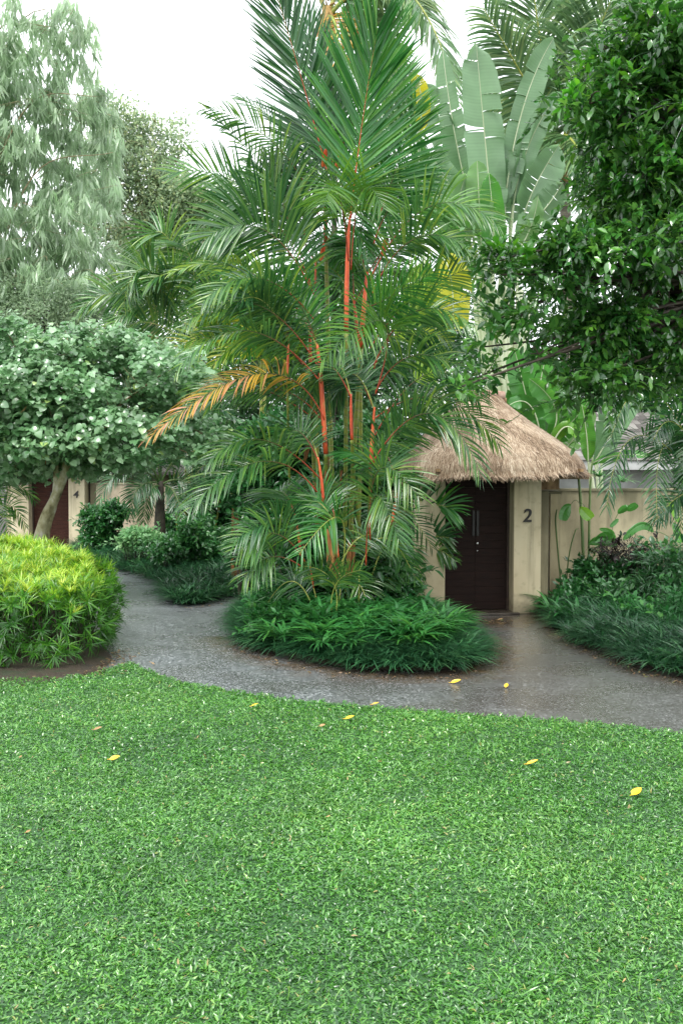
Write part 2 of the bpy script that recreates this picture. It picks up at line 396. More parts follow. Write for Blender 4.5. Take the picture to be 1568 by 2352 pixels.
# sun stands behind the camera's left shoulder, high up
sd = Vector((-math.cos(SUN_EL) * 0.5, -math.cos(SUN_EL) * 0.86, math.sin(SUN_EL)))
so.rotation_euler = sd.to_track_quat('Z', 'Y').to_euler(); so.location = (-5, -5, 20)
scene.view_settings.view_transform = 'Standard'; scene.view_settings.look = 'None'
scene.view_settings.exposure = 1.18; scene.view_settings.gamma = 1.0
try:
    cy = scene.cycles; cy.max_bounces = 10; cy.diffuse_bounces = 6; cy.glossy_bounces = 3; cy.transmission_bounces = 6; cy.transparent_max_bounces = 8
    cy.use_denoising = True; cy.denoiser = 'OPENIMAGEDENOISE'; cy.denoising_prefilter = 'NONE'; cy.denoising_input_passes = 'RGB_ALBEDO_NORMAL'; cy.volume_bounces = 0
    cy.use_adaptive_sampling = True; cy.adaptive_threshold = 0.015
except Exception: pass

# outlines on the ground
lawn_px = [(-900, 1600), (-300, 1572), (0, 1560), (140, 1562), (210, 1552), (260, 1536), (300, 1523), (325, 1536), (400, 1564), (520, 1587), (650, 1607), (784, 1620), (984, 1637), (1284, 1657), (1568, 1686), (1800, 1712), (2500, 1800)]
lawn_edge = np.array([G(*p) for p in lawn_px])
island = smoothpoly([G(*p) for p in [(528, 1440), (532, 1470), (565, 1492), (640, 1515), (720, 1532), (800, 1543), (900, 1551), (1000, 1552), (1078, 1543), (1118, 1518), (1108, 1482), (1060, 1445), (1010, 1420), (960, 1412), (860, 1398), (740, 1375), (640, 1372), (560, 1400)]], 4)
bedB = smoothpoly([G(*p) for p in [(160, 1266), (205, 1294), (270, 1312), (340, 1330), (372, 1350), (380, 1380), (420, 1393), (462, 1390), (510, 1377), (560, 1366), (610, 1352), (680, 1335), (800, 1325), (900, 1290), (700, 1235), (400, 1240), (230, 1250)]], 4)
bedC = smoothpoly([G(*p) for p in [(1243, 1412), (1262, 1440), (1300, 1470), (1370, 1502), (1450, 1533), (1568, 1562), (1800, 1600), (2100, 1560), (1900, 1420), (1600, 1385), (1400, 1378), (1262, 1384)]], 4)
soilA = smoothpoly([G(*p) for p in [(-400, 1640), (-50, 1610), (80, 1606), (180, 1590), (250, 1560), (285, 1528), (268, 1500), (235, 1470), (200, 1380), (150, 1330), (0, 1290), (-300, 1280)]], 4)

def soilmat():
    m, nt, out = newmat('wet soil'); p = coords(nt)
    n1 = noise(nt, 3, 6, p); n2 = noise(nt, 45, 4, p)
    c = ramp(nt, n1.outputs[0], [(.3, (.014, .011, .007)), (.5, (.035, .024, .014)), (.62, (.018, .028, .010)), (.75, (.06, .04, .022))])
    b = nt.nodes.new('ShaderNodeBsdfPrincipled'); nt.links.new(c, b.inputs['Base Color']); b.inputs['Roughness'].default_value = .7
    nt.links.new(bump(nt, n2.outputs[0], .9, .02), b.inputs['Normal']); nt.links.new(b.outputs[0], out.inputs[0]); return m
M['soil'] = soilmat()
def turfmat():
    m, nt, out = newmat('turf thatch'); p = coords(nt)
    n1 = noise(nt, 60, 5, p)
    c = ramp(nt, n1.outputs[0], [(.3, (.010, .035, .009)), (.6, (.02, .08, .015)), (.75, (.035, .06, .016))])
    b = nt.nodes.new('ShaderNodeBsdfPrincipled'); nt.links.new(c, b.inputs['Base Color']); b.inputs['Roughness'].default_value = .8
    nt.links.new(b.outputs[0], out.inputs[0]); return m
M['turf'] = turfmat()
def pathmat():
    m, nt, out = newmat('wet pebble wash path'); p = coords(nt)
    vo = nt.nodes.new('ShaderNodeTexVoronoi'); vo.inputs['Scale'].default_value = 58; nt.links.new(p, vo.inputs['Vector'])
    c = ramp(nt, vo.outputs['Color'], [(0, (.02, .022, .024)), (.4, (.085, .096, .103)), (.7, (.19, .205, .215)), (.9, (.36, .38, .39)), (1, (.7, .7, .7))])
    n1 = noise(nt, .9, 4, p)
    c = mixc(nt, maprange(nt, n1.outputs[0], .4, .75, 0, .4), c, (.06, .053, .042))
    # reflections painted in: paving browner to the right, where trees replace sky
    sx = nt.nodes.new('ShaderNodeSeparateXYZ'); nt.links.new(p, sx.inputs[0]); refl_x = nt.nodes.new('ShaderNodeMath'); refl_x.operation = 'MULTIPLY_ADD'; nt.links.new(n1.outputs[0], refl_x.inputs[0]); refl_x.inputs[1].default_value = 3.0; nt.links.new(sx.outputs[0], refl_x.inputs[2])
    c = mixc(nt, maprange(nt, refl_x.outputs[0], .2, 3.4, 0, .62), c, (.05, .042, .032))
    st = attr(nt, 'rnd'); n3 = noise(nt, 5, 5, p)
    sm = nt.nodes.new('ShaderNodeMath'); sm.operation = 'MULTIPLY'; nt.links.new(st, sm.inputs[0]); nt.links.new(maprange(nt, n3.outputs[0], .25, .75, 0, .85), sm.inputs[1])
    c = mixc(nt, sm.outputs[0], c, mixc(nt, n3.outputs[0], (.05, .028, .008), (.16, .09, .02)))
    b = nt.nodes.new('ShaderNodeBsdfPrincipled'); nt.links.new(c, b.inputs['Base Color'])
    rg = nt.nodes.new('ShaderNodeMath'); rg.operation = 'SUBTRACT'; nt.links.new(maprange(nt, n1.outputs[0], .3, .7, .36, .20), rg.inputs[0])
    nt.links.new(maprange(nt, sm.outputs[0], 0, 1, 0, .17), rg.inputs[1]); nt.links.new(rg.outputs[0], b.inputs['Roughness'])
    bs = bump(nt, vo.outputs['Distance'], .22, .003); bn = bs.node
    nt.links.new(maprange(nt, sm.outputs[0], 0, 1, .22, .03), bn.inputs['Strength'])
    nt.links.new(bs, b.inputs['Normal']); b.inputs['Specular IOR Level'].default_value = 1.0
    nt.links.new(b.outputs[0], out.inputs[0]); return m
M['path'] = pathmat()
def stucco(name, a, b_, c_, old=False):
    m, nt, out = newmat(name); p = coords(nt)
    n1 = noise(nt, 1.6, 6, scaled(nt, p, (1, 1, .35))); n2 = noise(nt, 9, 6, p); n3 = noise(nt, 90, 3, p)
    c = ramp(nt, n1.outputs[0], [(.28, a), (.5, b_), (.75, c_)])
    c = mixc(nt, maprange(nt, n2.outputs[0], .55, .8, 0, .35), c, (.11, .09, .05))
    n4 = noise(nt, 7, 5, scaled(nt, p, (1, 1, .07))); c = mixc(nt, maprange(nt, n4.outputs[0], .50, .72, 0, .6), c, (.12, .105, .06))
    sx = nt.nodes.new('ShaderNodeSeparateXYZ'); nt.links.new(p, sx.inputs[0]); sp = nt.nodes.new('ShaderNodeMath'); sp.operation = 'MULTIPLY_ADD'
    nt.links.new(n2.outputs[0], sp.inputs[0]); sp.inputs[1].default_value = -.5; nt.links.new(sx.outputs[2], sp.inputs[2])
    c = mixc(nt, maprange(nt, sp.outputs[0], -.22, .05, .6, 0), c, (.07, .06, .03))
    if old:
        n5 = noise(nt, 2.2, 7, scaled(nt, p, (1, 1, .4))); s2 = nt.nodes.new('ShaderNodeMath'); s2.operation = 'MULTIPLY_ADD'; nt.links.new(n5.outputs[0], s2.inputs[0]); s2.inputs[1].default_value = 2.4; nt.links.new(sx.outputs[2], s2.inputs[2])
        c = mixc(nt, maprange(nt, s2.outputs[0], 2.45, 3.3, 0, .7), c, (.09, .085, .045))
    b = nt.nodes.new('ShaderNodeBsdfPrincipled'); nt.links.new(c, b.inputs['Base Color']); b.inputs['Roughness'].default_value = .8
    nt.links.new(bump(nt, n3.outputs[0], .35, .004), b.inputs['Normal']); nt.links.new(b.outputs[0], out.inputs[0]); return m
M['stucco'] = stucco('cream stucco', (.40, .33, .20), (.51, .44, .29), (.60, .53, .37))
M['stucco_old'] = stucco('weathered cream stucco', (.14, .12, .07), (.33, .29, .18), (.48, .42, .28), True)

M['stucco_pink'] = stucco('pinkish weathered stucco', (.30, .24, .16), (.42, .34, .24), (.50, .42, .31), True)
# ground sheet to the horizon
mb = MB(); n = 60
xs = np.sign(np.linspace(-1, 1, n)) * np.abs(np.linspace(-1, 1, n)) ** 3 * 700
X, Y = np.meshgrid(xs, xs + 10); V = np.stack([X.ravel(), Y.ravel(), np.full(n * n, -.03)], -1)
Q = [(i * n + j, i * n + j + 1, (i + 1) * n + j + 1, (i + 1) * n + j) for i in range(n - 1) for j in range(n - 1)]
mb.add(V, Q); props(mb.build('ground', M['soil'], loc=(0, 0, 0)), kind='structure')

# path sheet
mb = MB(); nx, ny = 190, 250
X, Y = np.meshgrid(np.linspace(-13, 9, nx), np.linspace(7.5, 33, ny))
x, y = X.ravel(), Y.ravel()
di = dpoly(x, y, island)
st = np.exp(-(di / .38) ** 2) * (y < 13.5)
thr = np.array([G(1040, 1425)[:2], G(1150, 1430)[:2], G(1210, 1422)[:2]])
st = np.maximum(st, np.exp(-(dpoly(x, y, thr, False) / .55) ** 2))
st = np.maximum(st, .6 * np.exp(-(dpoly(x, y, bedC) / .25) ** 2) * (x > 2.7))
V = np.stack([x, y, .004 * np.sin(x * 1.7) * np.cos(y * 1.3)], -1)
i, j = np.meshgrid(np.arange(ny - 1), np.arange(nx - 1), indexing='ij'); a = (i * nx + j).ravel()
mb.add(V, np.stack([a, a + 1, a + nx + 1, a + nx], -1), r=st)
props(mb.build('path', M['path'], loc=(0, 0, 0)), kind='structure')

# lawn base sheet: fills everything in front of the lawn edge
mb = MB(); E = lawn_edge[:, :2]
ex = np.linspace(-9, 9, 120); ey = np.interp(ex, E[:, 0], E[:, 1]); rows = []
for f in np.linspace(0, 1, 30):
    yy = -3 + (ey + 3) * f; z = np.full(120, .018) if f < 1 else np.full(120, .004)
    rows.append(np.stack([ex, yy, z], -1))
V = np.concatenate(rows); a = np.array([i * 120 + j for i in range(29) for j in range(119)])
mb.add(V, np.stack([a, a + 1, a + 121, a + 120], -1)); props(mb.build('lawn_ground', M['turf'], loc=(0, 0, 0)), kind='structure')

def mound(name, P, hs, base=.008):
    mb = MB(); c = P.mean(0); n = len(P); V = []
    sc = [.90, .88, .85, .78, .6, .3]; 
    for s, h in zip(sc, hs):
        V.append(np.column_stack([c + (P - c) * s, np.full(n, base + h)]))
    V = np.concatenate(V + [[[c[0], c[1], base + hs[-1]]]])
    Q = [(k * n + i, k * n + (i + 1) % n, (k + 1) * n + (i + 1) % n, (k + 1) * n + i) for k in range(5) for i in range(n)]
    T = [(5 * n + i, 5 * n + (i + 1) % n, 6 * n) for i in range(n)]
    mb.add(V, Q, T); return props(mb.build(name, M['soil'], loc=(c[0], c[1], 0)), kind='structure')
mound('bed_soil', island, [0, .04, .08, .12, .15, .16])
mound('bed_soil', bedB, [0, .02, .05, .07, .10, .12])
mound('bed_soil', bedC, [0, .04, .08, .12, .16, .18])
mound('bed_soil', soilA, [0, .01, .02, .03, .03, .03])

# ------------------------------------------------------------------ lawn blades
def lawn():
    mb = MB()
    tpl = [blade(3, .165, lambda t: np.interp(t, [0, .2, .6, 1], [.55, 1, .8, .08]), b, .25, 3) for b in (.15, .5, .9)]
    thin = blade(3, .03, None, .5, 0, 2)
    def band(y0, y1, dens, ln, tp, zmax, wsc=1.0, thinp=0):
        hw = lambda y: .343 * y + 2.2
        area = (y1 - y0) * 2 * hw((y0 + y1) / 2); k = int(area * dens)
        y = R.uniform(y0, y1, k); x = R.uniform(-1, 1, k) * hw(y)
        e = np.interp(x, E[:, 0], E[:, 1]) + .04 * np.sin(x * 23) + .03 * np.sin(x * 61); ok = y < e - .01 + R.uniform(-.02, .02, k); x, y, e = x[ok], y[ok], e[ok]; k = len(x)
        near = np.clip((e - y) / .5, 0, 1)
        den = np.sin(x * 5.1 + 2 * np.sin(y * 3.3)) * np.sin(y * 4.3 + np.sin(x * 2.7)) * .5 + .5
        z = R.uniform(.012, zmax, k) * (.55 + .45 * den)
        az = R.uniform(0, 2 * np.pi, k); el = np.radians(R.normal(22, 22, k))
        ax = np.stack([np.cos(az) * np.cos(el), np.sin(az) * np.cos(el), np.sin(el)], -1)
        nr = nz(np.array([0, 0, 1.0]) + R.normal(0, .35, (k, 3)))
        s = ln * R.uniform(.6, 1.25, k)
        patch = .10 * (np.sin(x * 1.9 + 1.3 * np.sin(y * 1.1)) + np.sin(y * 2.3 + x * .7)) 
        r = np.clip(R.beta(1.2, 1.4, k) * .93 + patch * .55 + .12 * (den - .5), 0, .955)
        dead = R.rand(k) < .012 + .012 * (den < .25); r[dead] = R.uniform(.96, 1, dead.sum())
        which = R.randint(0, len(tp), k)
        for q, t_ in enumerate(tp):
            w = which == q; inst(mb, t_, np.stack([x, y, z], -1)[w], ax[w], nr[w], s[w], r[w], wscale=s[w] * wsc)
    band(3.3, 5.2, 10500, .030, tpl, .042)
    band(5.2, 7.4, 9500, .032, tpl, .040)
    band(7.4, 12.2, 6200, .037, [blade(2, .16, lambda t: np.interp(t, [0, .2, .6, 1], [.55, 1, .8, .08]), .4, 0, 2)], .04, 1.0)
    # scattered finer, longer grass
    k = 9000; y = 3.3 + 7 * R.rand(k) ** 1.4; x = R.uniform(-1, 1, k) * (.343 * y + .9)
    cl = np.sin(x * 3.1 + 1.7) * np.sin(y * 2.2 + x) > .25; x, y = x[cl], y[cl]; k = len(x)
    e = np.interp(x, E[:, 0], E[:, 1]); ok = y < e - .03; x, y = x[ok], y[ok]; k = len(x)
    az = R.uniform(0, 2 * np.pi, k); el = np.radians(R.uniform(35, 75, k))
    ax = np.stack([np.cos(az) * np.cos(el), np.sin(az) * np.cos(el), np.sin(el)], -1)
    inst(mb, thin, np.stack([x, y, np.full(k, .02)], -1), ax, rand_dir(k, 1), R.uniform(.05, .10, k), R.uniform(.3, .9, k))
    o = mb.build('lawn', M['lawn'], loc=(0, 6, 0)); props(o, 'wet bright green broad bladed lawn in the foreground', 'lawn', kind='stuff')
lawn()

# ------------------------------------------------------------------ ground cover
STRAND = blade(5, .028, lambda t: np.interp(t, [0, .4, 1], [.8, 1, .1]), .75, 0, 2)
def strands(mb, cx, cy, cz, nper, ln, spread=.8, r0=0, r1=1):
    """arching grass tufts at the given centres"""
    k = len(cx); n = k * nper
    X = np.repeat(cx, nper); Yy = np.repeat(cy, nper); Z = np.repeat(cz, nper); L = np.repeat(np.broadcast_to(ln, (k,)), nper)
    az = R.uniform(0, 2 * np.pi, n); lean = R.uniform(.1, 1, n) ** .7 * spread
    ax = nz(np.stack([np.cos(az) * lean, np.sin(az) * lean, np.full(n, 1.0)], -1))
    # normal points back and up, so the blade bends outwards and down
    nr = nz(np.stack([-np.cos(az), -np.sin(az), .3 + lean], -1)) * 1.0
    inst(mb, STRAND, np.stack([X + np.cos(az) * .02, Yy + np.sin(az) * .02, Z], -1), ax, nr, L * R.uniform(.7, 1.15, n), np.clip(np.repeat(R.uniform(r0, r1, k), nper) * .35 + R.uniform(0, .75, n) ** 1.3, 0, 1))

def tufts(P, n, dmax=9, dmin=0.02):
    q = sample(P, n * 3); d = dpoly(q[:, 0], q[:, 1], P); q = q[(d < dmax) & (d > dmin)][:n]; return q[:, 0], q[:, 1], dpoly(q[:, 0], q[:, 1], P)
# island rim
x, y, d = tufts(island, 1100, .95, .13); mb = MB()
strands(mb, x, y, .01 + .15 * np.clip(d / .5, 0, 1), 40, .32 + .08 * R.rand(len(x)), 1.15)
props(mb.build('mondo_grass', M['mondo'], loc=(0.3, 13, 0)), 'dark mondo grass rim round the red palm island', 'ground cover', kind='stuff')
x, y, d = tufts(bedB, 4000, 5, .05); mb = MB()
near = np.clip((22 - y) / 6, .25, 1)
strands(mb, x, y, .01 + .24 * np.clip(d / 1.3, 0, 1), 26, .36 + .10 * R.rand(len(x)), 1.0)
props(mb.build('mondo_grass', M['mondo'], loc=(-4, 20, 0)), 'dark mondo grass spreading along the far bend of the path', 'ground cover', kind='stuff')
x, y, d = tufts(bedC, 1500, 2.1, .10); mb = MB(); ok = x < 8; x, y, d = x[ok], y[ok], d[ok]
strands(mb, x, y, .01 + .18 * np.clip(d / .8, 0, 1), 40, .32 + .07 * R.rand(len(x)), 1.05)
props(mb.build('mondo_grass', M['mondo'], loc=(5, 13, 0)), 'dark mondo grass bank along the right edge of the path', 'ground cover', kind='stuff')

# lance leaved ferns inside the island
LANCE = blade(4, .06, lambda t: np.interp(t, [0, .25, .7, 1], [.25, 1, .75, .05]), .55, .25, 3)
def rosettes(mb, x, y, z, nper, L, up=.7, tpl=LANCE, r0=0., r1=1.):
    k = len(x); n = k * nper; az = R.uniform(0, 2 * np.pi, n); lean = R.uniform(.3, 1.2, n)
    ax = nz(np.stack([np.cos(az) * lean, np.sin(az) * lean, np.full(n, up)], -1)); nr = nz(np.stack([-np.cos(az) * .5, -np.sin(az) * .5, np.full(n, 1.0)], -1) + R.normal(0, .2, (n, 3)))
    b = np.stack([np.repeat(x, nper), np.repeat(y, nper), np.repeat(z, nper)], -1) + np.stack([np.cos(az), np.sin(az), R.rand(n)], -1) * .03
    inst(mb, tpl, b, ax, nr, np.repeat(np.broadcast_to(L, (k,)), nper) * R.uniform(.7, 1.2, n), np.clip(np.repeat(R.uniform(r0, r1, k), nper) * .6 + R.uniform(0, .4, n), 0, 1))
q = sample(island, 1500); d = dpoly(q[:, 0], q[:, 1], island); q = q[d > .52 + .25 * np.sin(q[:, 0] * 5.0) * np.sin(q[:, 1] * 3.3)][:560]; d = dpoly(q[:, 0], q[:, 1], island)
mb = MB(); rosettes(mb, q[:, 0], q[:, 1], .16 + .12 * np.clip(d, 0, 1) + .10 * R.rand(len(q)), 15, R.uniform(.24, .44, len(q)))
props(mb.build('lance_fern', M['fern'], loc=(0, 13.5, 0)), 'bright green lance leaved ferns under the red palms', 'ground cover', kind='stuff')
# brighter shaggy ferns spilling forward over the rim
q = np.array([G(px + R.uniform(-18, 18), py + R.uniform(-8, 8))[:2] for px, py in [(640, 1500), (670, 1505), (700, 1512), (735, 1520), (770, 1525), (800, 1528), (830, 1520), (860, 1512), (700, 1490), (740, 1495), (780, 1500), (820, 1495), (880, 1490), (640, 1480), (900, 1470), (850, 1480), (790, 1480), (740, 1475)]])
mb = MB(); rosettes(mb, q[:, 0], q[:, 1], np.full(len(q), .22), 34, .34, .55, r0=.5, r1=1.)
props(mb.build('bright_fern', M['fern'], loc=(0, 11.8, 0)), 'shaggy bright fern mass hanging over the front rim of the island', 'fern')

# ------------------------------------------------------------------ hedge at left
def hedge():
    th = thing('hedge', 'clipped yellow green hedge with finger thin leaves beside the lawn', 'hedge', (-3.6, 13, 0))
    poly = smoothpoly([G(*p) for p in [(-420, 1560), (-150, 1543), (0, 1540), (130, 1538), (205, 1525), (243, 1490)]] + [W(250, 1340, 12.9)[:3], W(225, 1330, 13.8)] + [W(150, 1300, 15.2), W(0, 1300, 15.8), W(-400, 1300, 15.6)], 4)
    def top(x, y):
        d = dpoly(x, y, poly); yy = np.clip((y - 11.4) / 4, 0, 1)
        return (.83 + .30 * yy + .05 * np.sin(x * 3) * np.sin(y * 2.4)) * (1 - .35 * np.exp(-d / .12)) , d
    star = blade(3, .042, lambda t: np.interp(t, [0, .3, 1], [.5, 1, .06]), .35, .2, 3)
    mb = MB()
    # top surface whorls
    q = sample(poly, 2600); z, d = top(q[:, 0], q[:, 1])
    P = [np.column_stack([q, z + R.uniform(-.12, .05, len(q)) + .05 * np.sin(q[:, 0] * 8.3) * np.sin(q[:, 1] * 7.1 + 1)])]; Nn = [np.tile([0, 0, 1.0], (len(q), 1)) + R.normal(0, .25, (len(q), 3))]
    # side whorls: walk the outline
    n = len(poly); k = 2500; seg = R.randint(0, n, k); f = R.rand(k)
    a = poly[seg]; b = poly[(seg + 1) % n]; L = np.linalg.norm(b - a, axis=1); keep = R.rand(k) < L / L.max() * 1.6; seg, f, a, b = seg[keep], f[keep], a[keep], b[keep]; k = len(seg)
    p = a + (b - a) * f[:, None]; tn = nz(b - a); cen = poly.mean(0); no = np.column_stack([tn[:, 1], -tn[:, 0]]); no = no * np.sign(((p - cen) * no).sum(1, keepdims=True))
    hz = R.rand(k) ** .8; zt = .83 + .30 * np.clip((p[:, 1] - 11.4) / 4, 0, 1)
    bulge = .12 * np.sin(np.pi * np.clip(hz * .9 + .1, 0, 1)) + .05 * np.sin(p[:, 0] * 9 + hz * 5)
    P.append(np.column_stack([p + no * (bulge - R.uniform(0, .12, k))[:, None], .08 + hz * (zt - .08)])); Nn.append(np.column_stack([no, np.full(k, .25)]) + R.normal(0, .35, (k, 3)))
    P = np.concatenate(P); Nn = nz(np.concatenate(Nn)); k = len(P); nper = 15
    # leaves of each whorl fan around its axis
    u = nz(np.cross(Nn, rand_dir(k))); v = np.cross(Nn, u); n = k * nper
    ang = R.uniform(0, 2 * np.pi, n); sp = R.uniform(.35, 1.5, n)
    Nr = np.repeat(Nn, nper, 0)
    ax = nz(Nr + sp[:, None] * (np.cos(ang)[:, None] * np.repeat(u, nper, 0) + np.sin(ang)[:, None] * np.repeat(v, nper, 0)) + [0, 0, -.15])
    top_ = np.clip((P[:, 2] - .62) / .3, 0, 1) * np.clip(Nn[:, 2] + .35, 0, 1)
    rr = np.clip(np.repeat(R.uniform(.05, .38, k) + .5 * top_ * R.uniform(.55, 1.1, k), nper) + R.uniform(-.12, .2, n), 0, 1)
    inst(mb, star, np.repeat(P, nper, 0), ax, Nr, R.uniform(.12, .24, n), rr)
    # a few shoots standing proud
    q = sample(poly, 150); z, d = top(q[:, 0], q[:, 1]); m_ = len(q); nper = 26
    az = R.uniform(0, 2 * np.pi, m_ * nper); lean = R.uniform(.05, .9, m_ * nper)
    ax = nz(np.column_stack([np.cos(az) * lean, np.sin(az) * lean, np.full(m_ * nper, 1.0)]))
    inst(mb, star, np.repeat(np.column_stack([q, z + .02]), nper, 0), ax, nz(np.column_stack([-np.cos(az), -np.sin(az), np.full(len(az), .6)])), R.uniform(.14, .22, m_ * nper), R.uniform(.62, 1, m_ * nper))
    mb.build('foliage', M['hedge'], th)
    # inner twig mass
    mb = MB(); q = sample(poly, 420); d = dpoly(q[:, 0], q[:, 1], poly)
    for (x, y), dd in zip(q[d > .12], d[d > .12]):
        h = .6 + .2 * R.rand(); tube(mb, curve([(x, y, 0), (x + R.uniform(-.05, .05), y + R.uniform(-.05, .05), h * .5), (x + R.uniform(-.12, .12), y + R.uniform(-.12, .12), h)], 5), [.012, .006], 4)
    mb.build('stem', M['bark_dark'], th)
    # dark inner leaves that close the gaps
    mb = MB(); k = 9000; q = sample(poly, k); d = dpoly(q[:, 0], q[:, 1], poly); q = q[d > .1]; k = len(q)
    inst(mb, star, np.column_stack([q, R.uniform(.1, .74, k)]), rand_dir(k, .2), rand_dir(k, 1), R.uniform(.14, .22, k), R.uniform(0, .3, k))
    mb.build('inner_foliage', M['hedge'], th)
hedge()

# ------------------------------------------------------------------ gatehouses
def thatchmat():
    m, nt, out = newmat('alang thatch'); c = ramp(nt, attr(nt), [(0, (.07, .045, .028)), (.25, (.22, .15, .095)), (.6, (.44, .34, .24)), (1, (.70, .60, .47))])
    p = coords(nt); n1 = noise(nt, 1.6, 4, p); c = mixc(nt, maprange(nt, n1.outputs[0], .5, .72, 0, .5), c, (.16, .09, .045))
    b = nt.nodes.new('ShaderNodeBsdfPrincipled'); nt.links.new(c, b.inputs['Base Color']); b.inputs['Roughness'].default_value = .75; b.inputs['Specular IOR Level'].default_value = .25
    nt.links.new(b.outputs[0], out.inputs[0]); return m
M['thatch'] = thatchmat()
M['cap'] = solid('terracotta ridge cap', [(0, (.22, .12, .08)), (1, (.48, .33, .26))], .7, .3, 7, .3)
def doormat(name, a, b_):
    m, nt, out = newmat(name); p = coords(nt, False)
    n1 = noise(nt, 6, 6, scaled(nt, p, (1, 1, 8))); c = ramp(nt, n1.outputs[0], [(.25, a), (.75, b_)])
    sx = nt.nodes.new('ShaderNodeSeparateXYZ'); nt.links.new(p, sx.inputs[0])
    b = nt.nodes.new('ShaderNodeBsdfPrincipled'); nt.links.new(c, b.inputs['Base Color']); b.inputs['Roughness'].default_value = .75; b.inputs['Specular IOR Level'].default_value = .2
    nt.links.new(bump(nt, n1.outputs[0], .4, .004), b.inputs['Normal']); nt.links.new(b.outputs[0], out.inputs[0]); return m
M['door'] = doormat('dark stained timber', (.008, .004, .003), (.022, .010, .007))
M['door4'] = doormat('red brown timber', (.022, .008, .005), (.065, .024, .014))
M['frame'] = solid('dark door frame', [(0, (.02, .012, .008)), (1, (.05, .03, .02))], .6, .4, 12, .2)
M['metal'] = solid('bright lock metal', [(0, (.5, .5, .5)), (1, (.8, .8, .8))], .25, .5, 10, 0, metal=1.0)
M['black'] = solid('black painted metal', [(0, (.012, .011, .010)), (1, (.025, .022, .02))], .5, .4, 10, 0)
M['stone'] = solid('wet dark stone step', [(0, (.03, .024, .018)), (1, (.08, .065, .05))], .25, .6, 8, .3)
M['timber'] = solid('weathered eave timber', [(0, (.12, .07, .035)), (1, (.42, .28, .15))], .8, .3, 9, .6, stretch=(1, 1, .4))

def digit(ch, size, th, loc, ux, uz, parent):
    cu = bpy.data.curves.new('tmp', 'FONT'); cu.body = ch; cu.size = size; cu.extrude = .012; cu.offset = .004; cu.shear = .12
    to = bpy.data.objects.new('tmp', cu); COL.objects.link(to)
    dg = bpy.context.evaluated_depsgraph_get(); me = bpy.data.meshes.new_from_object(to.evaluated_get(dg))
    V = np.array([v.co[:] for v in me.vertices]); c = (V.max(0) + V.min(0)) / 2; V = V - [c[0], V[:, 1].min(), 0]
    V = V * [1, size / (V[:, 1].max()) * .75 if 0 else 1, 1]
    ux = np.array(ux); uz = np.array(uz); un = nz(np.cross(ux, uz))
    P = np.array(loc) + V[:, :1] * ux + V[:, 1:2] * uz + V[:, 2:3] * un
    P = P - ORG[parent.name]
    m2 = bpy.data.meshes.new('number'); m2.from_pydata([tuple(p) for p in P], [], [tuple(f.vertices) for f in me.polygons]); m2.update()
    m2.materials.append(M['black']); o = bpy.data.objects.new('number', m2); COL.objects.link(o); o.parent = parent; ORG[o.name] = ORG[parent.name]
    bpy.data.objects.remove(to); bpy.data.curves.remove(cu)
    return o

